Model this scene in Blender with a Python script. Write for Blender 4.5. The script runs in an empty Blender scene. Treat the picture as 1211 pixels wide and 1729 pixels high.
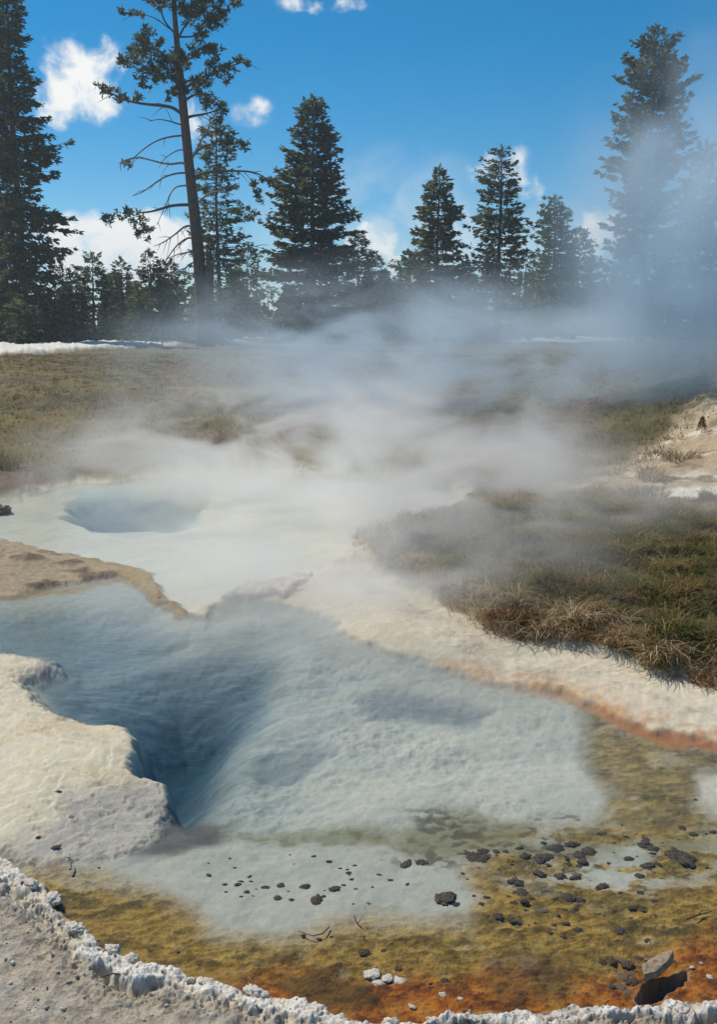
import bpy, math, random
import numpy as np

rng = np.random.default_rng(7)
random.seed(7)
R = math.radians
C = bpy.context.scene.collection
scene = bpy.context.scene

# ------------------------------------------------------------------ camera
CAM_H, FPX, CX, CY = 2.0, 1681.0, 605.5, 864.5
PITCH = math.atan((864.5 - 545.0) / FPX)
cp, sp = math.cos(PITCH), math.sin(PITCH)

cam_d = bpy.data.cameras.new('camera')
cam_d.lens = 35.0
cam_d.sensor_width = 36.0
cam_d.clip_start = 0.05
cam_d.clip_end = 6000
cam = bpy.data.objects.new('camera', cam_d)
C.objects.link(cam)
cam.location = (0, 0, CAM_H)
cam.rotation_euler = (math.pi / 2 - PITCH, 0, 0)
scene.camera = cam


def proj(x, y, z=0.0):
    d = y * cp + (CAM_H - z) * sp
    up = y * sp - (CAM_H - z) * cp
    return CX + FPX * x / d, CY - FPX * up / d


def ray(u, v):
    a, b = (u - CX) / FPX, -(v - CY) / FPX
    return np.array([a, cp + b * sp, -sp + b * cp])


def at(u, v, y):
    """point at world distance y seen at photo position u, v"""
    r = ray(u, v)
    return np.array([0, 0, CAM_H]) + r * (y / r[1])


def on(u, v, z=0.0):
    """point of the level z seen at photo position u, v"""
    r = ray(u, v)
    return np.array([0, 0, CAM_H]) + r * ((z - CAM_H) / r[2])


# ------------------------------------------------------------------ noise
_perm = np.random.default_rng(3).permutation(512)
_perm = np.concatenate([_perm, _perm]).astype(np.int64)
_ang = np.random.default_rng(5).random(512) * 2 * np.pi
_gx, _gy = np.cos(_ang), np.sin(_ang)


def noise2(x, y, seed=0):
    x = np.asarray(x, float) + seed * 17.31
    y = np.asarray(y, float) - seed * 9.77
    xi, yi = np.floor(x), np.floor(y)
    xf, yf = x - xi, y - yi
    xi, yi = xi.astype(np.int64) & 511, yi.astype(np.int64) & 511
    x1, y1 = (xi + 1) & 511, (yi + 1) & 511

    def g(a, b, dx, dy):
        h = _perm[_perm[a] + b] & 511
        return _gx[h] * dx + _gy[h] * dy
    s = xf * xf * xf * (xf * (xf * 6 - 15) + 10)
    t = yf * yf * yf * (yf * (yf * 6 - 15) + 10)
    a = g(xi, yi, xf, yf) * (1 - s) + g(x1, yi, xf - 1, yf) * s
    b = g(xi, y1, xf, yf - 1) * (1 - s) + g(x1, y1, xf - 1, yf - 1) * s
    return (a * (1 - t) + b * t) * 1.5


def fbm(x, y, octv=4, seed=0, gain=0.5):
    r, amp, f = 0, 1, 1
    for i in range(octv):
        r = r + amp * noise2(x * f, y * f, seed + i * 3)
        amp *= gain
        f *= 2.03
    return r


def sstep(a, b, x):
    t = np.clip((x - a) / (b - a), 0, 1)
    return t * t * (3 - 2 * t)


def sdf(u, v, poly, far=400):
    """signed distance to a polygon, negative inside"""
    P = np.asarray(poly, float)
    out = np.full(u.shape, float(far))
    m = (u > P[:, 0].min() - far) & (u < P[:, 0].max() + far) & (v > P[:, 1].min() - far) & (v < P[:, 1].max() + far)
    uu, vv = u[m], v[m]
    d2 = np.full(uu.shape, 1e18)
    ins = np.zeros(uu.shape, bool)
    n = len(P)
    for i in range(n):
        a, b = P[i], P[(i + 1) % n]
        e = b - a
        wx, wy = uu - a[0], vv - a[1]
        t = np.clip((wx * e[0] + wy * e[1]) / max(e @ e, 1e-9), 0, 1)
        d2 = np.minimum(d2, (wx - e[0] * t) ** 2 + (wy - e[1] * t) ** 2)
        c = ((a[1] <= vv) & (b[1] > vv)) | ((b[1] <= vv) & (a[1] > vv))
        if abs(e[1]) > 1e-9:
            ins ^= c & (uu < a[0] + (vv - a[1]) / e[1] * e[0])
    d = np.sqrt(d2)
    out[m] = np.where(ins, -d, d)
    return out


# ------------------------------------------------------------------ the lie of the land, as outlines on the water level
FRONT_POOL = [(-900, 1020), (-200, 1010), (0, 1003), (120, 985), (205, 968), (255, 1000), (312, 1032), (345, 1036), (372, 1018), (480, 1012),
              (530, 1040), (600, 1070), (680, 1108), (760, 1128), (850, 1146), (930, 1166), (1000, 1190), (1060, 1218), (1110, 1240),
              (1211, 1250), (1330, 1260), (1700, 1300), (1700, 1560), (1500, 1640), (1211, 1684), (1120, 1699), (1060, 1700), (960, 1703), (890, 1716),
              (830, 1710), (760, 1710), (700, 1718), (620, 1718), (560, 1700), (475, 1684), (400, 1668), (330, 1646), (262, 1630), (215, 1606),
              (172, 1594), (142, 1562), (112, 1538), (78, 1506), (32, 1474), (0, 1456), (-120, 1400), (-400, 1330), (-900, 1290)]
RIM = [(-600, 1290), (-300, 1350), (-120, 1405), (0, 1458), (32, 1477), (78, 1509), (112, 1542), (142, 1567), (172, 1599), (215, 1611), (262, 1635), (330, 1651), (400, 1673),
       (475, 1689), (560, 1705), (620, 1724), (700, 1724), (760, 1716), (830, 1716), (890, 1722), (960, 1709), (1060, 1706), (1120, 1705),
       (1211, 1690), (1500, 1646)]
FAR_POOL = [(-400, 900), (-60, 905), (60, 925), (170, 940), (240, 965), (285, 1005), (316, 1026), (360, 1010), (420, 990), (520, 975), (600, 935), (680, 900),
            (760, 868), (800, 842), (740, 815), (600, 800), (420, 795), (250, 805), (120, 815), (30, 838), (-60, 860), (-400, 870)]
SHELF = [(-900, 1085), (-100, 1092), (0, 1098), (90, 1104), (108, 1110), (58, 1136), (36, 1150), (70, 1180), (120, 1200), (205, 1214), (238, 1232), (258, 1268),
         (240, 1300), (282, 1316), (278, 1345), (262, 1372), (248, 1410), (215, 1440), (120, 1446), (60, 1450), (0, 1446), (-120, 1400), (-400, 1330), (-900, 1290)]
SHELF_TOP = [(-900, 1085), (-100, 1092), (0, 1098), (85, 1106), (40, 1150), (120, 1203), (200, 1216), (232, 1236), (248, 1268),
             (230, 1300), (268, 1318), (200, 1322), (128, 1332), (96, 1380), (40, 1420), (0, 1430), (-120, 1390), (-400, 1320), (-900, 1285)]
VENT = [(60, 1140), (150, 1120), (300, 1095), (420, 1080), (470, 1120), (430, 1180), (395, 1225), (372, 1270), (352, 1318), (310, 1345), (268, 1330), (262, 1262), (240, 1230), (205, 1212), (120, 1198)]
VENT_CORE = [(215, 1195), (300, 1150), (360, 1165), (345, 1215), (325, 1270), (298, 1305), (266, 1290), (240, 1222)]
INLET = [(0, 1035), (130, 1030), (260, 1040), (300, 1060), (240, 1085), (150, 1110), (90, 1100), (0, 1075), (-300, 1060), (-300, 1030)]
SHADED_SLOT = [(222, 1450), (256, 1405), (262, 1350), (300, 1318), (340, 1345), (388, 1370), (380, 1406), (310, 1436)]
BASIN = [(150, 1060), (330, 1045), (520, 1050), (640, 1110), (760, 1165), (900, 1200), (990, 1250), (960, 1320), (820, 1370), (600, 1400), (400, 1400), (300, 1340), (260, 1260), (180, 1150)]
GREYSLOPE = [(480, 1300), (600, 1200), (720, 1185), (860, 1195), (965, 1215), (1000, 1260), (985, 1320), (880, 1350), (700, 1372), (560, 1370)]
DARKRIDGE = [(590, 1165), (640, 1142), (700, 1160), (770, 1180), (830, 1185), (790, 1210), (700, 1195), (620, 1188)]
DARKSPOT = [(405, 1262), (450, 1240), (520, 1235), (560, 1250), (500, 1280), (430, 1290)]
OLIVE_RIGHT = [(985, 1195), (1060, 1222), (1110, 1242), (1211, 1252), (1700, 1300), (1700, 1420), (1211, 1400), (1100, 1410), (1010, 1380), (1030, 1330), (1000, 1270)]
PALE_RIGHT = [(1165, 1300), (1230, 1285), (1400, 1290), (1400, 1380), (1230, 1375), (1165, 1345)]
LEDGE = [(366, 975), (400, 950), (460, 942), (520, 955), (512, 1000), (488, 1008), (470, 1001), (430, 1009), (380, 1014), (362, 1006)]
OLIVE_BAND = [(360, 1372), (520, 1388), (660, 1390), (760, 1350), (880, 1350), (1010, 1385), (1211, 1400), (1400, 1420), (1400, 1450), (1211, 1448), (1060, 1440), (960, 1452), (840, 1440), (720, 1440), (600, 1428), (430, 1408)]
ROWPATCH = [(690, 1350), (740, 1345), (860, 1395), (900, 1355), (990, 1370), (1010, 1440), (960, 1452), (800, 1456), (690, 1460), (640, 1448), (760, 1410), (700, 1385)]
OCHRE = [(-200, 1400), (20, 1442), (90, 1464), (150, 1478), (220, 1496), (300, 1528), (370, 1562), (480, 1578), (560, 1562), (640, 1550), (720, 1556), (800, 1546), (830, 1500), (800, 1466), (850, 1445),
         (930, 1458), (870, 1480), (930, 1500), (1100, 1515), (1140, 1480), (1260, 1460), (1700, 1470), (1700, 1760), (600, 1760), (0, 1700), (-300, 1600)]
ORANGE = [(300, 1655), (420, 1650), (480, 1620), (560, 1640), (680, 1630), (760, 1650), (850, 1615), (960, 1640), (1020, 1650), (1120, 1600), (1200, 1560), (1400, 1500), (1700, 1500), (1700, 1760), (400, 1760)]
DARKMAT = [(470, 1640), (540, 1625), (610, 1640), (640, 1680), (560, 1690), (500, 1670)]
DARKMAT2 = [(840, 1600), (920, 1590), (990, 1620), (960, 1680), (880, 1690), (820, 1660)]
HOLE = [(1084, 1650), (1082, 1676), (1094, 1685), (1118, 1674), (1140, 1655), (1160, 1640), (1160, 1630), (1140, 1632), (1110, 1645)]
ISLET = [(-600, 905), (-60, 905), (0, 908), (60, 924), (130, 932), (190, 942), (206, 960), (190, 974), (120, 990), (60, 996), (0, 1000), (-100, 1006), (-600, 1010)]
ISLET_TAIL = [(150, 938), (200, 944), (245, 968), (290, 1008), (322, 1030), (300, 1034), (255, 1006), (205, 975)]
DARKPOOL = [(128, 856), (160, 842), (215, 840), (270, 850), (330, 862), (280, 876), (210, 882), (150, 876)]
BARRIER = [(352, 1022), (362, 960), (420, 935), (520, 930), (600, 945), (660, 985), (760, 1030), (830, 1070), (930, 1098), (1010, 1112), (1100, 1140), (1211, 1162), (1500, 1230), (1500, 1310), (1211, 1270), (1110, 1256), (1000, 1212), (850, 1164), (680, 1120), (530, 1048), (480, 1014), (375, 1020)]
GRASSBANK = [(610, 905), (680, 888), (780, 868), (860, 862), (1000, 848), (1090, 862), (1211, 868), (1400, 872), (2200, 890), (2200, 1320), (1500, 1225), (1211, 1160), (1110, 1140), (1030, 1105), (940, 1092), (840, 1080), (800, 1048), (740, 1020), (680, 975), (620, 940)]
WHITERUN = [(1068, 850), (1110, 846), (1211, 842), (2000, 820), (2000, 866), (1211, 864), (1110, 862)]
TANSLOPE = [(830, 868), (900, 846), (1000, 822), (1060, 800), (1120, 770), (1170, 735), (1211, 720), (1500, 690), (2000, 690), (2000, 850), (1211, 845), (1080, 848), (960, 850)]
STRIP = [(-900, 588), (0, 590), (120, 584), (250, 579), (315, 577), (330, 583), (260, 590), (150, 597), (60, 603), (0, 608), (-900, 612)]
STRIP2 = [(375, 577), (430, 575), (500, 574), (505, 579), (430, 580), (380, 582)]
STRIP3 = [(860, 575), (960, 573), (1100, 574), (1100, 579), (960, 580), (870, 580)]

RIMW = np.array([on(u, v, 0.03)[:2] for u, v in RIM])


def linedist(x, y, L):
    d2 = np.full(x.shape, 1e18)
    for a, b in zip(L[:-1], L[1:]):
        e = b - a
        wx, wy = x - a[0], y - a[1]
        t = np.clip((wx * e[0] + wy * e[1]) / (e @ e), 0, 1)
        d2 = np.minimum(d2, (wx - e[0] * t) ** 2 + (wy - e[1] * t) ** 2)
    return np.sqrt(d2)


def ground(X, Y):
    """height, colour and grain of the land at world X, Y"""
    X = np.asarray(X, float)
    Y = np.asarray(Y, float)
    Yc = np.clip(Y, 1.2, None)
    k = np.clip(Yc, 2.5, 40) / 4
    wx = X + fbm(X * 1.6, Y * 1.6, 3, 1) * .05 * k + fbm(X * 9, Y * 9, 3, 2) * .014 * np.minimum(k, 2.5)
    wy = Yc + fbm(X * 1.6, Y * 1.6, 3, 21) * .07 * k + fbm(X * 9, Y * 9, 3, 22) * .022 * np.minimum(k, 2.5)
    wy = np.clip(wy, 1.0, None)
    u, v = proj(wx, wy)
    us_, vs_ = proj(X + fbm(X * 1.6, Y * 1.6, 2, 1) * .05 * k, np.clip(Yc + fbm(X * 1.6, Y * 1.6, 2, 21) * .07 * k, 1, None))
    M = lambda poly, soft, off=0: sstep(soft, -soft, sdf(u, v, poly) + off)
    n1 = fbm(X * 3, Y * 3, 5, 40)
    n2 = fbm(X * 14, Y * 14, 4, 50)
    n3 = fbm(X * 45, Y * 45, 3, 60)
    nf = fbm(X * .35, Y * .35, 5, 70)
    far = sstep(11, 20, Y)
    # ---- open meadow
    z = .10 + .10 * far + nf * (.02 + .13 * far) + fbm(X * .9, Y * .8, 3, 79) * .07 * far + n1 * (.025 + .03 * far) + n2 * .006
    mv = fbm(X * .22, Y * .16, 4, 78)
    meadow = np.stack([.125 + .05 * nf + .05 * mv, .099 + .038 * nf + .04 * mv, .040 + .01 * nf + .012 * mv], -1)
    purp = sstep(.05, .5, fbm(X * .55, Y * .35, 4, 77))[..., None]
    meadow = meadow * (1 - purp) + np.array([.14, .09, .062]) * purp
    col = np.clip(meadow, .01, 1)
    grain = np.full(X.shape, .8)

    def lay(m, c, g=None):
        nonlocal col, grain
        m = np.clip(m, 0, 1)
        col = col * (1 - m[..., None]) + np.asarray(c, float) * m[..., None]
        if g is not None:
            grain = grain * (1 - m) + g * m
    # ---- foreground gravel
    fgm = sstep(1300, 1420, v) * sstep(-12, 6, sdf(u, v, FRONT_POOL))
    z = z * (1 - fgm) + fgm * (.035 + n1 * .012 + n2 * .006 + n3 * .003)
    lay(fgm, [.47, .395, .295], 1.0)
    lay(fgm * sstep(.1, .7, n1) * .5, [.50, .46, .40])
    lay(fgm * sstep(.25, .8, n2) * .5, [.24, .20, .155])
    # ---- right slope, tan soil and white run-off
    ts = M(TANSLOPE, 14)
    lay(ts, [.43, .325, .205], .8)
    lay(ts * sstep(.1, .6, fbm(X * 1.1, Y * 2.2, 4, 90)), [.62, .53, .40])
    lay(ts * sstep(.15, .7, fbm(X * 2.2, Y * 3.1, 4, 95)) * .8, [.17, .11, .07])
    rise = sstep(2.9, 8.5, X) * sstep(9.2, 13.0, Y) * sstep(40, 18, Y)
    z = z + rise * .85
    wr = M(WHITERUN, 5)
    lay(wr, [.74, .70, .60], .3)
    gb = M(GRASSBANK, 8)
    z = z + gb * (.035 + .12 * sstep(0, 170, -sdf(u, v, GRASSBANK)) + .06 * n1 + .02 * n2)
    lay(gb, [.12, .092, .05], 1.0)
    # ---- pale sinter bank between grass and water
    sf = sdf(u, v, FRONT_POOL)
    sfar = sdf(u, v, FAR_POOL)
    z = np.where((v > 990) | ((v > 880) & (u < 500)), z * (.12 + .88 * sstep(0, 70, np.minimum(sf, sfar * 1.5))), z)
    ba = M(BARRIER, 7)
    lay(ba, [.60, .53, .40], .30)
    grain = grain + ba * .5 * sstep(.0, .5, n1)
    lay(ba * sstep(.1, .8, n1) * .6, [.47, .41, .32])
    lay(ba * sstep(.3, .9, n2) * .35, [.38, .31, .24])
    z = z * (1 - ba) + ba * (.012 + .03 * sstep(0, 40, sf) + .008 * n1 + .004 * n2)
    lay(ba * sstep(46, 8, sf) * sstep(-.5, .5, fbm(X * 2, Y * 6, 4, 192)) * .65, [.50, .35, .23])
    lay(ba * sstep(22, 4, sf) * sstep(-.2, .5, n2) * .6 * sstep(700, 950, u), [.46, .24, .10])
    near_p = (v > 880) * (u < 720)
    lay(near_p * sstep(70, 30, np.minimum(sf, sfar)) * sstep(-4, 2, np.minimum(sf, sfar)), [.56, .49, .37], .3)
    le = M(LEDGE, 5)
    lay(le, [.60, .51, .42], .4)
    z = z + le * (.035 + .014 * n2)
    lay(sstep(5, 1, np.abs(sdf(u, v, LEDGE) - 2)) * sstep(992, 1002, v) * .8, [.20, .16, .13])  # shade under the ledge's front lip, painted as a dark line
    # ---- the pools
    P = sstep(5, -5, sf)
    P2 = M(FAR_POOL, 6)
    isl = np.maximum(M(ISLET, 4), M(ISLET_TAIL, 4) * .8)
    # bed depth
    sh0 = sstep(10, -2, sdf(u, v, SHELF))
    ba2 = sstep(90, -110, sdf(u, v, BASIN))
    dep = .025 + .045 * ba2 * sstep(0, -60, sf) + .05 * ba2 * sstep(620, 360, u)
    vent = sstep(52, -50, sdf(us_, vs_, VENT))
    core = sstep(62, -42, sdf(us_, vs_, VENT_CORE))
    inl = sstep(26, -26, sdf(u, v, INLET))
    shaded_slot = sstep(22, -26, sdf(u, v, SHADED_SLOT))
    ridge = fbm(X * 1.1 + Y * .5, Y * 2.2 - X * 1.0, 4, 110, .42)
    dep = dep + .11 * vent + .21 * core + .10 * inl + .02 * shaded_slot
    dep = dep + ba2 * .016 * ridge + vent * .02 * ridge + ba2 * (.012 * n1 + .006 * n2) * (.25 + .9 * sstep(-.3, .5, fbm(X * 1.2, Y * 1.5, 3, 230))) + .003 * n2
    dep = dep + .02 * M(DARKRIDGE, 20) + .04 * M(DARKSPOT, 22)
    near = sstep(1380, 1460, v)
    dep = dep * (1 - near * .35) + near * .012 * np.clip(n1, -1, 1)
    dep = np.minimum(dep, .010 + np.clip(-sf, 0, None) * .0022 + 1.2 * np.maximum(sstep(0, .9, vent + shaded_slot), sh0))
    dep = np.maximum(dep, .010)
    zbed = -dep
    z = z * (1 - P) + P * zbed
    bed = np.array([.375, .375, .31])
    lay(P, bed, .35)
    lay(P * sstep(-.2, .7, ridge) * ba2 * .5, [.47, .465, .41])
    lay(P * sstep(.1, .6, n2) * ba2 * .35, [.27, .285, .27])
    lay(P * sstep(.0, .6, fbm(X * 2.2 + Y, Y * 9 - X * 3, 4, 115)) * ba2 * .6, [.22, .245, .245])
    lay(P * sstep(.05, .5, -fbm(X * 2.2 + Y, Y * 9 - X * 3, 4, 118)) * ba2 * .45, [.47, .475, .43])
    lay(P * np.clip(vent * 1.15, 0, 1) * .85, [.085, .12, .14])
    lay(P * core * .85, [.03, .055, .072])
    lay(P * vent * sstep(.0, .6, fbm(X * 2.2 + Y, Y * 9 - X * 3, 4, 117)) * (1 - core) * .45, [.27, .32, .33])
    lay(P * inl * .6, [.15, .185, .195])
    lay(P * M(GREYSLOPE, 70) * .85, [.52, .49, .395])
    lay(P * sstep(.0, .5, fbm(X * 1.6 + Y * .8, Y * 5 - X * 2, 4, 119)) * M(GREYSLOPE, 40) * .35, [.33, .34, .32])
    lay(P * M(DARKRIDGE, 14) * .75, [.16, .18, .19])
    lay(P * M(DARKSPOT, 14) * .6, [.18, .20, .20])
    lay(P * shaded_slot * .85, [.10, .085, .07])  # shadow right of the shelf, painted into the bed as dark brown
    lay(P * M(OLIVE_BAND, 24) * .8 * sstep(-.6, .4, n1 + .3), [.17, .155, .06])
    lay(P * M(OLIVE_BAND, 20) * sstep(.1, .6, n2) * .5, [.11, .085, .035])
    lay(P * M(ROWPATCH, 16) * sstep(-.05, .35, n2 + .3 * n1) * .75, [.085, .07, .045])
    lay(P * M(OLIVE_RIGHT, 30) * .9, [.19, .135, .036])
    lay(P * M(OLIVE_RIGHT, 26) * sstep(.05, .6, n1) * .7, [.085, .062, .022])
    lay(P * M(PALE_RIGHT, 22) * .9, [.56, .52, .42])
    rmot = sstep(760, 900, u) * sstep(1370, 1420, v) * P
    m5 = fbm(X * 3.2 + 4, Y * 5.5, 5, 121, .6)
    m6 = fbm(X * 7.5, Y * 13, 5, 126, .62)
    m7 = fbm(X * 18, Y * 26, 4, 131, .6)
    lay(rmot * sstep(-.25, .1, m5) * .9, [.31, .205, .035], .9)
    och = M(OCHRE, 32)
    lay(P * och * .97, [.37, .215, .028], 1.0)
    om_ = np.maximum(np.maximum(P * och, rmot * sstep(-.25, .1, m5)), P * M(OLIVE_RIGHT, 26) * .7 * (1 - M(PALE_RIGHT, 20)))
    lay(om_ * sstep(.08, .5, m6) * .75, [.15, .095, .014])
    lay(om_ * sstep(.30, .62, fbm(X * 2.6 + 9, Y * 4.2, 4, 141)) * .75, [.50, .44, .30])
    lay(om_ * sstep(.10, .45, -m6) * .6, [.37, .25, .055])
    lay(om_ * sstep(.25, .6, m5) * .7, [.10, .075, .016])
    lay(om_ * sstep(.30, .6, m7) * .6, [.07, .045, .012])
    lay(om_ * sstep(.38, .7, -m7) * .5, [.45, .34, .13])
    m8 = fbm(X * 7 + Y * 3 + .25 * n2, Y * 24 - X * 7, 4, 136, .6)
    lay(om_ * sstep(.15, .4, m8) * .38, [.085, .062, .012])
    lay(om_ * sstep(.2, .45, -m8) * .3, [.42, .29, .075])
    z = z + om_ * .0015 * m8
    org = M(ORANGE, 34)
    lay(P * org * sstep(-.95, .05, m5 + (v - 1640) * .006 + .4 * sstep(800, 1200, u)) * .95, [.44, .135, .008], 1.0)
    lay(P * org * sstep(.0, .4, m6) * .8, [.15, .045, .006])
    lay(P * org * sstep(.15, .5, -m6) * .6, [.42, .20, .03])
    lay(P * org * sstep(.28, .6, m7) * .6, [.06, .025, .008])
    lay(P * M(DARKMAT, 18) * .75, [.07, .05, .010])
    lay(P * M(DARKMAT2, 22) * .55, [.08, .05, .012])
    z = z + om_ * (.006 * m6 + .004 * m7)
    # orange waterline under the right bank
    edge = sstep(14, 2, np.abs(sf + 2)) * sstep(640, 1000, u) * sstep(1320, 1250, v) * sstep(-.7, .2, n1)
    lay(edge * .7, [.50, .29, .13])
    lay(sstep(9, 2, np.abs(sf + 6)) * sstep(860, 1080, u) * sstep(1340, 1260, v) * .8, [.36, .13, .03])
    # far pool
    dk = sstep(26, -22, sdf(us_, vs_, DARKPOOL))
    z2 = -np.maximum(.03 + .012 * n1 + .20 * dk, .008)
    m2 = P2 * (1 - P)
    z = z * (1 - m2) + m2 * z2
    lay(m2, [.66, .615, .48], .2)
    lay(m2 * dk * .9, [.085, .12, .14])
    # crusty islet between the pools
    z = np.maximum(z, isl * (.010 + .018 * sstep(0, 40, -sdf(u, v, ISLET)) + .012 * n1 + .008 * n2) - (1 - isl) * 5)
    lay(isl, [.40, .31, .20], 1.0)
    lay(isl * sstep(.0, .6, n1), [.17, .125, .085])
    lay(M(ISLET_TAIL, 3) * .8, [.33, .23, .09])
    si = sdf(u, v, ISLET)
    lay(sstep(6, 1, np.abs(si - 4)) * sstep(940, 985, v) * .7, [.36, .22, .06])
    # cream shelf over the vent
    st = M(SHELF_TOP, 22)
    sh = M(SHELF, 18)
    sto = sdf(u, v, SHELF_TOP)
    tph = sto / 26 + .9 * n1 + .3 * n2
    terr = (tph - np.floor(tph))
    terr = sstep(0, .25, terr) - sstep(.25, 1, terr)
    zs = -.022 + .046 * sstep(70, -60, sto) + .005 * n1 + .003 * n2 + .0015 * n3 + .007 * terr * sstep(-160, -20, sto)
    zs = zs - .014 * (1 - st) * sstep(.3, .9, n2)
    shelf_only = sh * (1 - sstep(1420, 1460, v) * (1 - st))
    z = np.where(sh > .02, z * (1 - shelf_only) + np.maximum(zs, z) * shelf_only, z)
    lay(sh, [.45, .41, .34], .35)  # grey outside the top: wet edge, and the face's shade put into colour
    lay(st, [.61, .55, .405], .12)
    grain = grain + sh * .45 * sstep(.05, .5, fbm(X * 2.2, Y * 3, 4, 190))
    lay(st * sstep(.0, .5, fbm(X * 1.3, Y * 2.0, 4, 191)) * .5, [.60, .49, .30])
    lay(sh * sstep(.32, .08, terr) * sstep(-90, -5, sto) * .35, [.40, .34, .25])
    lay(st * sstep(.15, .8, n1) * .5, [.52, .44, .29])
    lay(sh * sstep(.25, .6, n2) * .35, [.50, .40, .27])
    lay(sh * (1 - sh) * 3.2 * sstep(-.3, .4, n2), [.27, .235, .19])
    z = z + np.clip(sh * (1 - sh) * 4, 0, 1) * (.012 * n2 + .007 * n3)
    crk = np.abs(fbm(X * 6, Y * 6, 3, 180))
    lay(sh * sstep(.022, .006, crk) * sstep(.0, .5, n1 + .2) * .5, [.30, .25, .19])
    lay(sh * (1 - st) * sstep(.0, .8, n1) * .5, [.36, .33, .27])
    lay(P * sstep(14, -18, sdf(u, v, SHADED_SLOT)) * (1 - .75 * st) * .85 * sstep(-.9, .1, n1), [.105, .092, .078])  # second coat of the painted shadow beside the shelf
    # hollow under the broken slab, its shade painted in near black
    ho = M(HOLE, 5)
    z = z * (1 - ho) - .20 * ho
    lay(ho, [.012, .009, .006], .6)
    lay(M(HOLE, 4, -6) * (1 - ho) * .7, [.45, .34, .2])
    # ---- crusted rim
    d = linedist(wx, wy, RIMW)
    sd_ = d * np.where(sf > 0, 1, -1)
    rl = fbm(X * 3.1, Y * 3.6, 3, 150)
    rl2 = fbm(X * 11, Y * 12, 3, 155)
    wo = .014 + .050 * np.clip(rl + .25, 0, 1) + .016 * rl2
    plat = sstep(wo + .016, wo - .012, sd_) * sstep(-.034, -.006, sd_ + .008 * rl2)
    lump = np.clip(.55 + .55 * fbm(X * 5, Y * 5, 3, 158) + .25 * rl2, .1, 1.2)
    n4 = fbm(X * 120, Y * 120, 2, 170)
    crest = plat * (.028 * lump + .010 * n2 + .007 * n3 + .0035 * n4)
    outer = sstep(0, 5, sf)
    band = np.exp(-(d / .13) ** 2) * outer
    z = z + crest + band * (1 - plat) * (n3 * .012 + n2 * .018 + n4 * .004)
    zz = np.exp(-((sd_ - wo - .035) / .03) ** 2) * outer * sstep(-.3, .4, noise2(X * 3, Y * 3, 160))
    z = z - zz * .034
    wm = np.clip(plat * (.15 + .95 * lump) * (1 - .5 * sstep(.2, .6, n3)) + band * sstep(.25, .6, n2 + .4 * n3) * .5, 0, 1)
    lay(wm, [.78, .74, .67], .8)
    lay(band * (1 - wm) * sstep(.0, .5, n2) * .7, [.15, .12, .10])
    # ---- pale gravel at the wood's edge
    for s_ in (STRIP, STRIP2, STRIP3):
        m = M(s_, 1.6)
        lay(m, [.72, .68, .60], .5)
        z = z + m * .25
    return z, np.clip(col, .004, .85), grain


# ------------------------------------------------------------------ helpers
def mesh_np(name, V, F, mat=None, parent=None, col=None, smooth=False, link=True, extra=None, colname='tint'):
    V = np.ascontiguousarray(V, dtype=np.float32)
    me = bpy.data.meshes.new(name)
    groups = F if isinstance(F, list) else [F]
    groups = [np.asarray(g) for g in groups if len(g)]
    me.vertices.add(len(V))
    me.vertices.foreach_set('co', V.ravel())
    nl = sum(g.size for g in groups)
    npoly = sum(len(g) for g in groups)
    me.loops.add(nl)
    me.polygons.add(npoly)
    me.loops.foreach_set('vertex_index', np.concatenate([g.ravel() for g in groups]).astype(np.int32))
    starts, off = [], 0
    for g in groups:
        starts.append(off + np.arange(len(g)) * g.shape[1])
        off += g.size
    me.polygons.foreach_set('loop_start', np.concatenate(starts).astype(np.int32))
    if smooth:
        me.polygons.foreach_set('use_smooth', np.ones(npoly, bool))
    if col is not None:
        at_ = me.color_attributes.new(colname, 'FLOAT_COLOR', 'POINT')
        c4 = np.ones((len(V), 4), np.float32)
        c4[:, :3] = col
        at_.data.foreach_set('color', c4.ravel())
    if extra is not None:
        for kx, arr in extra.items():
            a_ = me.attributes.new(kx, 'FLOAT', 'POINT')
            a_.data.foreach_set('value', np.asarray(arr, np.float32).ravel())
    me.update(calc_edges=True)
    if mat:
        me.materials.append(mat)
    o = bpy.data.objects.new(name, me)
    if link:
        C.objects.link(o)
    if parent:
        o.parent = parent
    return o


def tag(o, label=None, cat=None, group=None, kind=None):
    if label:
        o['label'] = label
    if cat:
        o['category'] = cat
    if group:
        o['group'] = group
    if kind:
        o['kind'] = kind
    return o


def empty(name, loc):
    o = bpy.data.objects.new(name, None)
    o.empty_display_size = .3
    C.objects.link(o)
    o.location = loc
    return o


def tube(points, radii, n=8):
    """tapered tube along a polyline -> verts, quads"""
    P = np.asarray(points, float)
    r = np.asarray(radii, float)
    T = np.gradient(P, axis=0)
    T /= np.linalg.norm(T, axis=1)[:, None] + 1e-9
    ref = np.array([0.31, .85, .42])
    A = np.cross(T, ref)
    A /= np.linalg.norm(A, axis=1)[:, None] + 1e-9
    B = np.cross(T, A)
    th = np.arange(n) / n * 2 * np.pi
    V = P[:, None] + r[:, None, None] * (np.cos(th)[None, :, None] * A[:, None] + np.sin(th)[None, :, None] * B[:, None])
    m = len(P)
    V = V.reshape(-1, 3)
    i = np.arange(m - 1)[:, None] * n + np.arange(n)[None]
    j = np.arange(m - 1)[:, None] * n + (np.arange(n)[None] + 1) % n
    F = np.stack([i, j, j + n, i + n], -1).reshape(-1, 4)
    V = np.vstack([V, P[-1:]])
    last = (m - 1) * n + np.arange(n)
    cap = np.stack([last, (m - 1) * n + (np.arange(n) + 1) % n, np.full(n, len(V) - 1)], -1)
    return V, F, cap


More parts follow.
